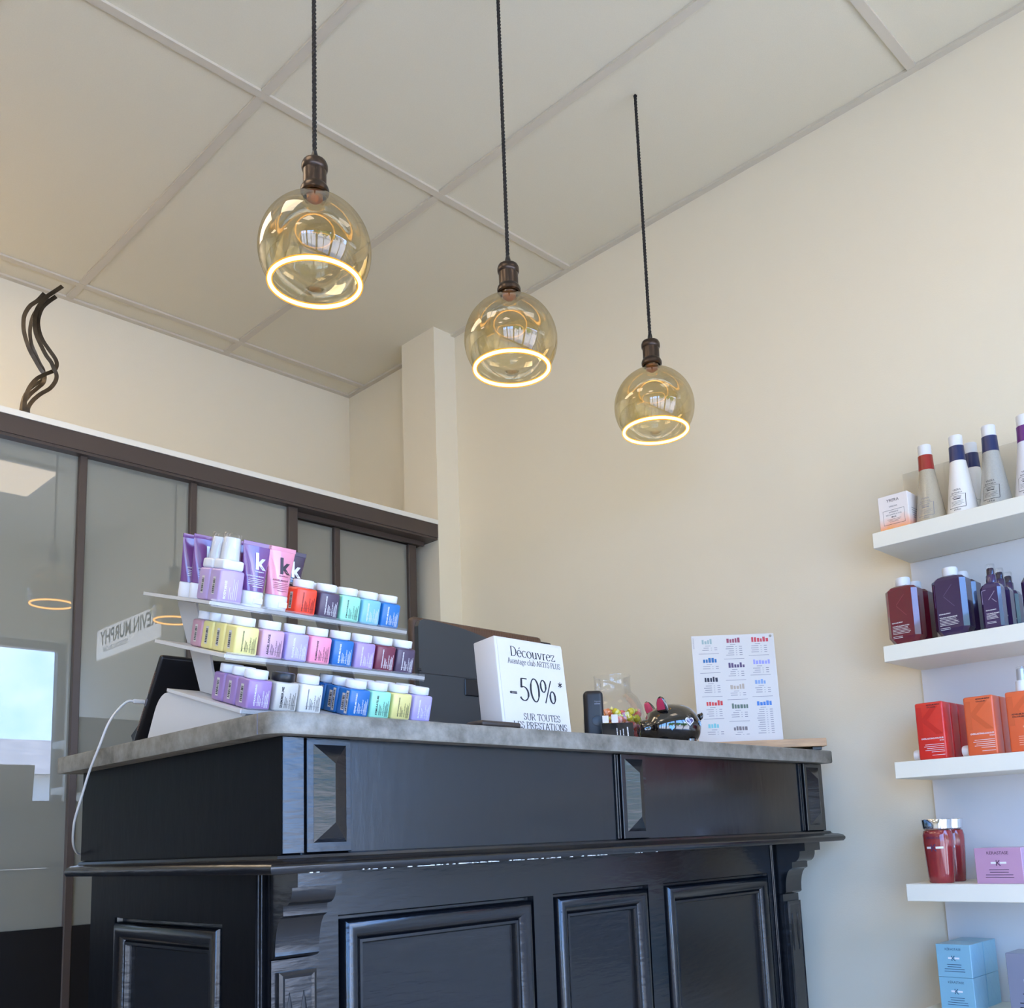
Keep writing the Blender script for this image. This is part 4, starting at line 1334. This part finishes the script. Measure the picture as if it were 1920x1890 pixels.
t = set_on(cream_tube('glossy purple cream tube behind the foam pumps, nearer the tubes', TP, M_KW, 'HYDRATE-ME.MASQUE', M_INKW), 2, .7985, .081, .042)
t = set_on(cream_tube('glossy purple cream tube behind the foam pumps, at the rack corner', TP, M_KW, 'HYDRATE-ME.MASQUE', M_INKW), 2, .7985, .122, .042)

# ------------------------------------------------------------------ tablet, cable, monitor
# tablet leaning towards the room, thin edge with the charging port to the left
TT = math.radians(35)
t = thing('tablet', 'black tablet propped up behind the white display rack', 'tablet', (.785, 1.822, ZW + .0045), (TT, 0, 0))
MB().rbox(0, .25, -.006, .006, 0, .196, .0055, 3).build('case', M_BLACK, t, 40)
s = MB()
for (a, b_) in ((.040, .085), (.118, .160)):
    n = 14
    for i in range(n):
        z = a + (b_ - a) * i / (n - 1)
        s.box(-.0005, .0004, -.0022, .0022, z, z + .0016)
s.build('speaker_grille', mat('grille', (110, 84, 72), .5), t)
MB().rbox(-.0006, .001, -.003, .003, .092, .106, .0004, 1).build('port', M_INKG, t)
MB().prism([(.006, .004), (.030, .012), (.006, .060)], 'x', .006, .012).build('stand_flap', M_BLACK, t)
# white charging cable
tb = Matrix.Translation(t.location) @ Matrix.Rotation(TT, 4, 'X')
plug = tb @ Vector((-.002, 0, .099))
c = thing('charging_cable', 'white charging cable plugged into the tablet edge and hanging off the counter', 'cable', tuple(plug))
MB().rbox(plug.x - .022, plug.x - .0005, plug.y - .004, plug.y + .004, plug.z - .004, plug.z + .004, .0022, 2).build('plug', M_PWHITE, c, 40, world=True)
way = [(plug.x - .021, plug.y, plug.z), (.752, plug.y + .002, plug.z - .001), (.735, 1.7653, Zr(.2609)), (.712, 1.7512, Zr(.232)), (.7035, 1.7668, Zr(.1924)), (.7005, 1.796, Zr(.1541)),
       (.699, 1.8235, Zr(.1115)), (.699, 1.8499, Zr(.0748)), (.703, 1.8685, Zr(.0545)), (.715, 1.900, Zr(.0278)), (.735, 1.935, Zr(.0102)), (.757, 1.958, Zr(.004)), (.79, 1.965, Zr(-.02))]
def smooth_path(P, n=8):
    P = [Vector(p) for p in P]
    out = []
    for i in range(len(P) - 1):
        a, b, c_, d = P[max(i - 1, 0)], P[i], P[i + 1], P[min(i + 2, len(P) - 1)]
        for k in range(n):
            u = k / n
            out.append(.5 * ((2 * b) + (c_ - a) * u + (2 * a - 5 * b + 4 * c_ - d) * u * u + (3 * b - a - 3 * c_ + d) * u ** 3))
    return out + [P[-1]]
MB().tube(smooth_path(way), .0022, 10).build('lead', M_PWHITE, c, 60, world=True)

# computer screen seen from behind
t = thing('computer_monitor', 'dark computer monitor seen from behind, brown vent strip along its top', 'monitor', (1.59, 1.74, ZW))
MB().rbox(1.377, 1.800, 1.722, 1.748, Zr(.235), Zr(.514), .011, 3).build('shell', mat('monitor_brown', (72, 54, 44), .45), t, 40, world=True)
v = MB()
for i in range(110):
    x = 1.402 + i * .00352
    v.box(x, x + .0017, 1.7205, 1.7225, Zr(.455), Zr(.509))
v.build('vent', mat('vent_brown', (112, 82, 62), .5), t, world=True)
poly = [(1.381, .240), (1.795, .240), (1.795, .425)]
for i in range(15):
    u = i / 14
    poly.append((1.795 - u * .385, .425 + .080 * math.sin(u * math.pi / 2) ** 1.0))
poly += [(1.396, .505), (1.386, .500), (1.381, .488)]
MB().prism([(p[0], Zr(p[1])) for p in poly], 'y', 1.708, 1.7215).build('back_cover', mat('monitor_back', (50, 54, 58), .38), t, world=True)
MB().rbox(1.515, 1.56, 1.705, 1.7085, Zr(.338), Zr(.378), .002, 1).build('port_hatch', M_BLACK, t, world=True)
MB().box(1.383, 1.79, 1.7072, 1.7085, Zr(.3795), Zr(.381)).build('seam', M_BLACK, t, world=True)
MB().rbox(1.376, 1.387, 1.7055, 1.7085, Zr(.384), Zr(.391), .001, 1).build('catch', M_BLACK, t, world=True)
MB().rbox(1.56, 1.62, 1.73, 1.76, ZW + .010, Zr(.30), .004, 2).build('neck', M_BLACK, t, 40, world=True)
MB().rbox(1.46, 1.74, 1.64, 1.86, ZW + .0003, ZW + .0103, .004, 2).build('foot', mat('monitor_foot', (70, 46, 40), .4), t, 40, world=True)
MB().rbox(1.80, 1.838, 1.728, 1.744, Zr(.40), Zr(.504), .003, 2).build('side_reader', M_BLACK, t, 40, world=True)

# -50% sign block
LEAN = math.radians(-5.8)
t = thing('promo_sign', 'white block sign reading minus 50% on the zinc worktop', 'sign', (1.2155, 1.268, ZW + .0003), (LEAN, 0, 0))
W_, D_, H_ = .181, .057, .181
MB().rbox(0, W_, 0, D_, 0, H_, .0025, 2).build('block', M_PWHITE, t, 40)
MB().box(.006, W_ - .0015, -.0007, -.0001, .002, H_ - .006).build('printed_sheet', M_PAPER, t)
y = -.0010
def st(s_, u, v_, cap, width=None, anchor='c', th=.075, tn=.032):
    p = MB()
    put_text(p, s_, (u * W_, y, H_ * (1 - v_)), ux, uz, height=cap * H_, width=(width * W_ if width else None), anchor=anchor, src=serif(s_, th, tn))
    p.build('lettering', M_INK, t, fix=False)
st('D\u00e9couvrez', .54, .195, .105, .66, th=.12, tn=.05)
st("Avantage club ARTI'S PLUS", .545, .275, .060, .78, th=.12, tn=.06)
st('-', .19, .665, .24, .10)
st('50%', .545, .660, .245, .54, th=.10, tn=.045)
st('*', .90, .585, .17, .065, th=.07, tn=.06)
st('SUR TOUTES', .57, .860, .070, .54, th=.12, tn=.06)
st('LES PRESTATIONS', .54, .950, .070, .78, th=.12, tn=.06)
o = MB().rbox(1.118, 1.212, 1.218, 1.262, 0, .011, .005, 3).build('flat_tray', mat('tray_brown', (52, 42, 36), .5, bump=.3, bump_scale=60), None, 40)
o.location = (0, 0, ZW + .0002)
tag(o, 'flat dark brown tray beside the minus 50% sign', 'tray')

# cordless phone, card holder, sweet jar, piggy bank, price sheet
FC = math.radians(-45.7)       # turned to face the middle of the room
t = thing('cordless_phone', 'slim black cordless telephone handset standing upright on the worktop', 'phone', (1.606, 1.392, ZW + .0003), (0, 0, FC))
MB().rbox(-.0215, .0215, -.012, .012, 0, .122, .0105, 4).build('handset', mat('phone_black', (26, 26, 29), .45), t, 40)
MB().rbox(-.027, .027, -.020, .022, 0, .020, .006, 3).build('cradle', M_BLACK, t, 40)
MB().lathe([(.0112, 0), (.0112, .0008), (.0098, .0011)], 28).build('key_ring', M_BLACK, t, 40).location = (.006, -.0122, .055)
for ch_ in t.children:
    if ch_.name.startswith('key_ring'):
        ch_.rotation_euler = (math.radians(90), 0, 0)
p = MB()
put_text(p, 'Gigaset', (.0015, -.0123, .0955), ux, uz, width=.0135, bold=.01)
p.quad((.0015, -.0123, .0905), (.0125, 0, 0), (0, 0, .0022))
p.build('brand_print', M_INKG, t, fix=False)

t = thing('card_holder', 'small black card holder with white lettering in front of the sweet jar', 'holder', (1.604, 1.325, ZW + .0003), (0, 0, FC))
MB().prism([(-.015, 0), (.015, 0), (.012, .043), (.006, .045)], 'x', -.033, .033).build('holder', M_BLACK, t)
nrm = Vector((0, .021, .045)).normalized()
rnd0 = random.Random(8)
for i, (x, h_) in enumerate(((-.003, .028), (.0035, .024), (.010, .026), (.019, .030))):
    p = MB()
    a = 0.0
    while a < h_:                       # rows of tiny unreadable print
        l_ = rnd0.uniform(.0012, .0035)
        p.quad(Vector((x, -.0154, .006)) + nrm * a, (.0026 if i == 3 else .0016, 0, 0), nrm * l_)
        a += l_ + .0008
    p.build('fine_print', M_INKW, t, fix=False)['kind'] = 'stuff'
MB().prism([(-.0105, .044), (-.0095, .044), (-.0045, .060), (-.0055, .060)], 'x', -.032, -.019).build('card', M_PAPER, t)
MB().prism([(-.0085, .044), (-.0075, .044), (-.0025, .062), (-.0035, .062)], 'x', -.013, .001).build('card', M_PAPER, t)

JX, JY = 1.832, 1.524
t = thing('sweet_jar', 'clear round glass jar filled with wrapped sweets', 'jar', (JX, JY, ZW + .0003))
prof = [(.0, .0), (.052, .0), (.060, .004), (.068, .022), (.0745, .055), (.0755, .085), (.071, .115), (.060, .138), (.048, .150), (.0445, .156), (.0440, .188), (.0455, .193), (.0448, .1945)]
inn = [(.0436, .1935), (.0425, .188), (.0428, .157), (.0465, .1485), (.0585, .1365), (.0692, .1142), (.0737, .085), (.0727, .0555), (.0663, .0235), (.058, .007), (.050, .005), (.0, .005)]
MB().lathe(prof[1:] , 56, cap0=True, cap1=False).build('glass', M_CLEAR, t, 50)
def sweet(name, lab, rgb, rgb2):
    s_ = thing('wrapped_sweet', lab, 'sweet', (0, 0, 0), (0, 0, 0))
    m = mat('sweet_%d_%d_%d' % rgb, rgb, .25, coat=.6, bump=.5, bump_scale=160)
    m2 = mat('sweet_%d_%d_%d' % rgb2, rgb2, .25, coat=.6)
    MB().lathe([(.003, -.011), (.0072, -.0085), (.0086, 0), (.0072, .0085), (.003, .011)], 12).build('body', m, s_, 60)
    for sg in (-1, 1):
        n = 14
        v_, f_ = [], []
        for k in range(n):
            a = 2 * math.pi * k / n
            v_.append((.0022 * math.cos(a), .0022 * math.sin(a), sg * .0105))
            rr_ = .0085 if k % 2 else .0062
            v_.append((rr_ * math.cos(a), rr_ * math.sin(a) * .6, sg * (.0185 if k % 2 else .0165)))
        for k in range(n):
            j = (k + 1) % n
            f_.append((2 * k, 2 * j, 2 * j + 1, 2 * k + 1))
        MB().add(v_, f_).build('twist_end', m2, s_)
    MB().lathe([(.00895, -.003), (.0091, -.001), (.0091, .001), (.00895, .003)], 12, cap0=False, cap1=False).build('band', m2, s_, 60)
    return s_
SW = [sweet('a', 'orange wrapped sweet in the glass jar', (232, 128, 72), (240, 160, 120)), sweet('b', 'yellow wrapped sweet in the glass jar', (226, 206, 44), (236, 228, 120)),
      sweet('c', 'dark striped wrapped sweet in the glass jar', (72, 54, 66), (206, 200, 206)), sweet('d', 'pink wrapped sweet in the glass jar', (228, 112, 104), (240, 168, 158))]
rnd = random.Random(11)
used = [False] * 4
gn = ['orange sweets in the jar', 'yellow sweets in the jar', 'dark striped sweets in the jar', 'pink sweets in the jar']
def jar_r(z):
    for (ra, za), (rb, zb_) in zip(inn[::-1], inn[::-1][1:]):
        if za <= z <= zb_ and zb_ > za:
            return ra + (rb - ra) * (z - za) / (zb_ - za)
    return .05
layer = 0
z = .015
while z < .108:
    n = [9, 11, 12, 12, 12, 11][min(layer, 5)]
    for k in range(n + 4):
        inner_ring = k >= n
        r_ = (jar_r(z) - .0125) if not inner_ring else (jar_r(z) - .0125) * .45
        a = 2 * math.pi * (k / n if not inner_ring else (k - n) / 4) + layer * .35 + rnd.uniform(-.1, .1)
        side = math.cos(a - math.radians(-46))          # + towards the end by the piggy bank
        if z > .075:
            c_ = 1 if rnd.random() < .45 else (0 if side < .1 else 3)
        elif side > .45:
            c_ = 3 if rnd.random() < .6 else 2
        elif side < -.4:
            c_ = 0 if rnd.random() < .65 else 2
        else:
            c_ = 2 if rnd.random() < .5 else 1
        if z < .03 and rnd.random() < .5:
            c_ = 0
        loc = (JX + r_ * math.cos(a), JY + r_ * math.sin(a), ZW + z + rnd.uniform(-.003, .003))
        rot = (rnd.uniform(.9, 2.2), rnd.uniform(-.5, .5), a + rnd.uniform(-.5, .5))
        if not used[c_]:
            used[c_] = True
            s_ = SW[c_]; s_.location = loc; s_.rotation_euler = rot; s_['group'] = gn[c_]
        else:
            dup(SW[c_], loc, rot, None, gn[c_])
    z += .0165
    layer += 1

# piggy bank: one continuous glossy body
t = thing('piggy_bank', 'glossy black ceramic piggy bank with pink ears and painted hearts', 'piggy bank', (1.853, 1.372, ZW + .0003), (0, 0, FC + math.radians(16)))
M_PIG = mat('pig_glaze', (20, 17, 17), .08, spec=.7, coat=1.0, coat_rough=.02)
v, f = [], []
N, K = 28, 30
stations = []
for i in range(K + 1):
    u = i / K
    x = -.0765 + .150 * u
    if u < .16:                                     # snout cylinder
        q = u / .16
        r = .0185 + .0025 * min(1, q * 3) * (1 - q) + .004 * q
        cz = .047 + .004 * q
        ry = r
    else:
        q = (u - .16) / .84
        s_ = math.sin(math.pi * min(1, (q * .93 + .07))) ** .55 if q < .5 else math.sqrt(max(0, 1 - ((q - .5) / .5) ** 2.3))
        r = .0225 + (.0530 - .0225) * max(0, s_) if q < .5 else .0530 * max(.02, s_)
        cz = .051 + .004 * math.sin(math.pi * q)
        ry = r * .98
    stations.append((x, r, ry, cz))
for (x, r, ry, cz) in stations:
    for k in range(N):
        a = 2 * math.pi * k / N
        zz = cz + r * math.sin(a)
        v.append((x, ry * math.cos(a), max(.006, zz)))
for i in range(K):
    for k in range(N):
        j = (k + 1) % N
        f.append((i * N + k, i * N + j, (i + 1) * N + j, (i + 1) * N + k))
f.append(tuple(range(N))); f.append(tuple(K * N + k for k in range(N)))
body = MB().add(v, f).build('body', M_PIG, t, 75)
for (lx, ly) in ((-.030, -.026), (-.030, .026), (.036, -.026), (.036, .026)):
    MB().lathe([(.0125, 0), (.0150, .002), (.0160, .022)], 20, c=(lx, ly, 0)).build('leg', M_PIG, t, 40)
for sg, lab in ((-1, 'a'), (1, 'b')):
    e = MB()
    base = Vector((-.030, sg * .031, .088))
    tip = Vector((-.040, sg * .041, .120))
    ax = (tip - base)
    sd = Vector((.62, -.75, .05)).normalized() * .0145
    th = ax.cross(sd).normalized() * .006
    n = 10
    vv, ff = [], []
    for i in range(n + 1):
        u = i / n
        w_ = math.sqrt(max(0, 1 - u ** 2.2))
        c_ = base + ax * u
        for k in range(12):
            a = 2 * math.pi * k / 12
            vv.append(c_ + sd * w_ * math.cos(a) + th * max(.15, w_) * math.sin(a))
    for i in range(n):
        for k in range(12):
            ff.append((i * 12 + k, i * 12 + (k + 1) % 12, (i + 1) * 12 + (k + 1) % 12, (i + 1) * 12 + k))
    ff.append(tuple(range(11, -1, -1))); ff.append(tuple(n * 12 + k for k in range(12)))
    eo = e.add(vv, ff).build('ear', M_PIG, t, 60)
    p = MB()
    vv = []
    out = -th.normalized() if th.normalized().dot(Vector((-.7, -.6, 0))) < 0 else th.normalized()
    for i in range(n):
        u = .12 + .78 * i / (n - 1)
        w_ = math.sqrt(max(0, 1 - u ** 2.2)) * .72
        c_ = base + ax * u + out * (.0066 * max(.3, math.sqrt(max(0, 1 - u ** 2.2))))
        vv += [c_ - sd * w_, c_ + out * .0008, c_ + sd * w_]
    ff = []
    for i in range(n - 1):
        ff += [(3 * i, 3 * i + 1, 3 * i + 4, 3 * i + 3), (3 * i + 1, 3 * i + 2, 3 * i + 5, 3 * i + 4)]
    p.add(vv, ff).build('inner_ear', mat('ear_pink', (196, 58, 92), .2, coat=.8), eo)
for sg in (-1, 1):
    MB().lathe([(.0032, 0), (.0034, .0006), (.0012, .0014)], 14).build('nostril', mat('nostril', (70, 20, 26), .3), t, 40).matrix_basis = Matrix.Translation((-.0764, sg * .008, .049)) @ Matrix.Rotation(math.radians(-90), 4, 'Y')
n = 26
MB().tube([(.0735 + .010 * i / n, .0055 * math.sin(i * .62), .075 + .006 * math.cos(i * .62) + .006 * i / n) for i in range(n)], [.0034 - .0018 * i / n for i in range(n)], 8).build('tail', M_PIG, t, 60)
bt = {}
def pig_surface(x, z):
    st_ = min(stations, key=lambda q: abs(q[0] - x))
    r, ry, cz = st_[1], st_[2], st_[3]
    s_ = max(-.98, min(.98, (z - cz) / r))
    return -ry * math.sqrt(1 - s_ * s_)
def heart(cx, cz, size, m, name, off):
    n = 30
    pts = []
    for i in range(n):
        a = 2 * math.pi * i / n
        hx = 16 * math.sin(a) ** 3; hz = 13 * math.cos(a) - 5 * math.cos(2 * a) - 2 * math.cos(3 * a) - math.cos(4 * a)
        pts.append((cx + hx / 16 * size, cz + hz / 16 * size))
    vs = [(cx, pig_surface(cx, cz) - off, cz)]
    for s_ in (.5, 1.0):
        vs += [(cx + (p[0] - cx) * s_, pig_surface(cx + (p[0] - cx) * s_, cz + (p[1] - cz) * s_) - off, cz + (p[1] - cz) * s_) for p in pts]
    ff = [(0, 1 + i, 1 + (i + 1) % n) for i in range(n)] + [(1 + i, 1 + n + i, 1 + n + (i + 1) % n, 1 + (i + 1) % n) for i in range(n)]
    MB().add(vs, ff).build(name, m, t, 60)
heart(.026, .061, .0115, mat('heart_white', (232, 226, 240), .3), 'heart_outline', .0012)
heart(.026, .061, .0088, mat('heart_violet', (70, 62, 110), .2, coat=.8), 'heart', .0019)
heart(-.018, .047, .0065, mat('heart_blue', (86, 160, 214), .2, coat=.8), 'heart', .0014)
heart(.060, .058, .0080, mat('heart_slate', (96, 130, 164), .2, coat=.8), 'heart', .0014)

# price sheet on a wooden board
bd = thing('wooden_board', 'long light brown wooden board under the price sheet at the counter end', 'board', (2.1625, 1.3465, ZW), (0, 0, FC))
MB().rbox(-.172, .172, -.050, .050, .0085, .0285, .001, 1).build('plank', M_WOOD, bd)
for sx in (-.15, .15):
    MB().rbox(sx - .012, sx + .012, -.040, .040, .0002, .0085, .001, 1).build('foot', M_BLACK, bd)
pl = thing('price_sheet', 'white price list sheet with rows of small product pictures, standing upright', 'sheet', (2.128, 1.3585, ZW + .0287), (math.radians(-4), 0, FC))
SW_, SHh = .213, .281
MB().rbox(-SW_ / 2, SW_ / 2, 0, .0016, 0, SHh, .0004, 1).build('sheet', M_PAPER, pl)
MB().prism([(.002, 0), (.055, 0), (.0025, .09)], 'x', -.02, .02).build('prop', M_PAPER, pl)
MB().lathe([(.0035, 0), (.0035, .0006)], 16).build('pin', M_CHROME, pl).matrix_basis = Matrix.Translation((SW_ / 2 - .009, -.0003, SHh - .007)) @ Matrix.Rotation(math.radians(90), 4, 'X')
cols = [(150, 168, 166), (150, 70, 90), (196, 74, 84), (44, 104, 160), (88, 70, 104), (150, 150, 214), (40, 40, 56), (176, 160, 144), (128, 156, 200), (206, 60, 60), (92, 110, 96), (70, 120, 190), (120, 186, 190), (120, 110, 110)]
mats_ = [M_INKG] + [mat('print_%d' % i, c_, .6) for i, c_ in enumerate(cols)]
p = MB(); q = MB()
rnd = random.Random(4)
y = -.0003
blocks = [[(.03, .035, 0), (.205, .035, 3), (.385, .04, 6), (.605, .035, 9), (.81, .035, 12)],
          [(.025, .035, 1), (.26, .04, 4), (.46, .03, 7), (.64, .035, 10), (.84, .035, 13)],
          [(.025, .035, 2), (.235, .035, 5), (.42, .035, 8), (.62, .035, 11)]]
for ci, colb in enumerate(blocks):
    x0 = (-.090, -.026, .038)[ci]
    for bi, (vt, hh, mi) in enumerate(colb):
        zt = SHh * (1 - vt)
        n = rnd.choice((4, 5, 6))
        x = x0 + .010
        for i in range(n):
            w_ = rnd.uniform(.0045, .0065)
            h_ = rnd.uniform(.55, 1.0) * .0135
            p.quad((x, y, zt - .0145), (w_, 0, 0), (0, 0, h_), mi + 1)
            x += w_ + .0018
        q.quad((x0 + .018, y, zt - .0200), (.014, 0, 0), (0, 0, .0011))
        nx = colb[bi + 1][0] if bi + 1 < len(colb) else .985
        zb_ = SHh * (1 - nx) + .010
        z = zt - .0255
        while z > zb_ + .005:
            w_ = rnd.uniform(.013, .021)
            q.quad((x0 + .027 - w_, y, z), (w_, 0, 0), (0, 0, .0013))
            q.quad((x0 + .032, y, z), (.003, 0, 0), (0, 0, .0010))
            q.quad((x0 + .041, y, z), (.0075, 0, 0), (0, 0, .0014))
            z -= .0055
        if bi + 1 < len(colb):
            q.quad((x0, y, zb_ - .0015), (.052, 0, 0), (0, 0, .0010))
put_text(q, BRAND, (-SW_ / 2 + .0065, y, SHh - .034), (0, 0, 1), (-1, 0, 0), width=.028)
p.build('product_pictures', mats_, pl, fix=False)['kind'] = 'stuff'
q.build('printed_text', M_INKG, pl, fix=False)['kind'] = 'stuff'

# ------------------------------------------------------------------ steel ribbon sculpture on the ledge
t = thing('ribbon_sculpture', 'dark steel sculpture of twisting ribbons standing on the white ledge', 'sculpture', (.872, 2.745, Zr(1.185)))
def ribbon(pts, wid, twist0, twist1, yoff):
    pts = smooth_path([(p[0], 2.745 + yoff + p[2], Zr(p[1])) for p in pts], 6)
    v_, f_ = [], []
    n = len(pts)
    for i, p_ in enumerate(pts):
        d = (pts[min(i + 1, n - 1)] - pts[max(i - 1, 0)]).normalized()
        a = math.radians(twist0 + (twist1 - twist0) * i / (n - 1))
        s1 = d.cross(Vector((0, 1, 0))).normalized()
        s2 = d.cross(s1).normalized()
        w_ = (s1 * math.cos(a) + s2 * math.sin(a)) * wid / 2
        th = d.cross(w_).normalized() * .0009
        v_ += [p_ + w_ + th, p_ - w_ + th, p_ - w_ - th, p_ + w_ - th]
    for i in range(n - 1):
        for k in range(4):
            f_.append((i * 4 + k, i * 4 + (k + 1) % 4, (i + 1) * 4 + (k + 1) % 4, (i + 1) * 4 + k))
    f_.append((3, 2, 1, 0)); f_.append(tuple((n - 1) * 4 + k for k in range(4)))
    MB().add(v_, f_).build('ribbon', M_STEEL, t, 50, world=True)
ribbon([(0.907, 1.575, 0.0), (0.891, 1.548, 0.0025), (0.873, 1.526, 0.0049), (0.861, 1.497, 0.0071), (0.859, 1.472, 0.0089), (0.863, 1.442, 0.0104), (0.877, 1.403, 0.0114), (0.894, 1.375, 0.0119), (0.91, 1.351, 0.0119), (0.92, 1.338, 0.0114), (0.918, 1.315, 0.0104), (0.902, 1.292, 0.0089), (0.884, 1.268, 0.0071), (0.869, 1.239, 0.0049), (0.865, 1.212, 0.0025), (0.864, 1.188, 0.0)], .0108, 10, 40, 0.01)
ribbon([(0.948, 1.605, -0.0), (0.929, 1.582, -0.0028), (0.906, 1.554, -0.0055), (0.89, 1.526, -0.008), (0.879, 1.499, -0.0103), (0.875, 1.473, -0.0123), (0.875, 1.451, -0.0139), (0.88, 1.426, -0.015), (0.893, 1.399, -0.0158), (0.907, 1.375, -0.016), (0.921, 1.359, -0.0158), (0.929, 1.343, -0.015), (0.937, 1.327, -0.0139), (0.935, 1.308, -0.0123), (0.922, 1.284, -0.0103), (0.899, 1.261, -0.008), (0.881, 1.237, -0.0055), (0.871, 1.213, -0.0028), (0.874, 1.189, -0.0)], .0108, 5, 25, -0.008)
ribbon([(0.935, 1.572, -0.0), (0.916, 1.549, -0.0012), (0.9, 1.525, -0.0023), (0.892, 1.5, -0.0033), (0.889, 1.474, -0.0042), (0.894, 1.445, -0.005), (0.905, 1.422, -0.0055), (0.922, 1.401, -0.0059), (0.938, 1.381, -0.006), (0.942, 1.364, -0.0059), (0.935, 1.346, -0.0055), (0.914, 1.329, -0.005), (0.892, 1.308, -0.0042), (0.876, 1.28, -0.0033), (0.867, 1.25, -0.0023), (0.865, 1.22, -0.0012), (0.868, 1.189, -0.0)], .0108, 0, 30, 0.0)
ribbon([(0.924, 1.567, 0.0), (0.903, 1.541, 0.0049), (0.889, 1.514, 0.0095), (0.883, 1.488, 0.0137), (0.882, 1.458, 0.0172), (0.888, 1.427, 0.0198), (0.9, 1.402, 0.0214), (0.913, 1.377, 0.022), (0.923, 1.359, 0.0214), (0.922, 1.333, 0.0198), (0.905, 1.312, 0.0172), (0.883, 1.284, 0.0137), (0.871, 1.257, 0.0095), (0.865, 1.225, 0.0049), (0.861, 1.187, 0.0)], .0095, 15, 50, 0.018)
MB().rbox(.856, .886, 2.735, 2.770, Zr(1.1852), Zr(1.189), .001, 1).build('foot_plate', M_STEEL, t, world=True)

# ------------------------------------------------------------------ outside the windows
struct(MB().box(-60, 60, -80, YF - .16, -.30, -.12).build('ground', mat('paving', (186, 180, 168), .9, var=.1, var_scale=.4)))
def house(x, y, w, d, h, lab, rgb):
    t = thing('house', lab, 'house', (x, y, -.12))
    MB().box(-w / 2, w / 2, -d / 2, d / 2, 0, h).build('wall', mat('render_%d_%d_%d' % rgb, rgb, .8), t)
    MB().prism([(-d / 2 - .3, h), (d / 2 + .3, h), (0, h + 1.3)], 'x', -w / 2 - .3, w / 2 + .3).build('roof', mat('roof_grey', (150, 146, 140), .7, var=.15, var_scale=2), t)
    for i in range(3):
        cx = -w / 2 + w * (i + .5) / 3
        MB().box(cx - .6, cx + .6, d / 2, d / 2 + .04, 1.0, 2.3).build('window', mat('dark_window', (60, 68, 78), .1), t)
house(4.5, -24, 12, 8, 3.0, 'pale house with a grey pitched roof across the street', (206, 200, 188))
house(-12, -28, 14, 8, 3.4, 'cream house with a grey pitched roof farther along the street', (214, 204, 180))
def tree(x, y, h, r, lab, seed):
    t = thing('tree', lab, 'tree', (x, y, -.12))
    MB().tube([(0, 0, 0), (.05, 0, h * .4), (0, .05, h * .7)], [.14, .11, .06], 8).build('trunk', mat('bark', (84, 66, 52), .9), t)
    bm = bmesh.new()
    rn = random.Random(seed)
    for i in range(9):
        c_ = Vector((rn.uniform(-.6, .6) * r, rn.uniform(-.6, .6) * r, h * .68 + rn.uniform(-.5, .5) * r))
        rs = bmesh.ops.create_icosphere(bm, subdivisions=3, radius=r * rn.uniform(.45, .7), matrix=Matrix.Translation(c_))
        for q_ in rs['verts']:
            d = q_.co - c_
            q_.co = c_ + d * (1 + rn.uniform(-.18, .22))
    me = bpy.data.meshes.new('foliage'); bm.to_mesh(me); bm.free()
    me.materials.append(mat('leaves', (84, 116, 56), .8, var=.4, var_scale=6))
    link('foliage', me, t)
tree(1.0, -12, 3.0, 1.3, 'small leafy tree outside the window, near the pale house', 1)
tree(-2.5, -14, 4.6, 1.7, 'leafy tree outside, between the two houses', 2)
tree(-6.5, -12, 5.2, 1.9, 'leafy tree outside, in front of the cream house', 3)
bpy.context.view_layer.update()
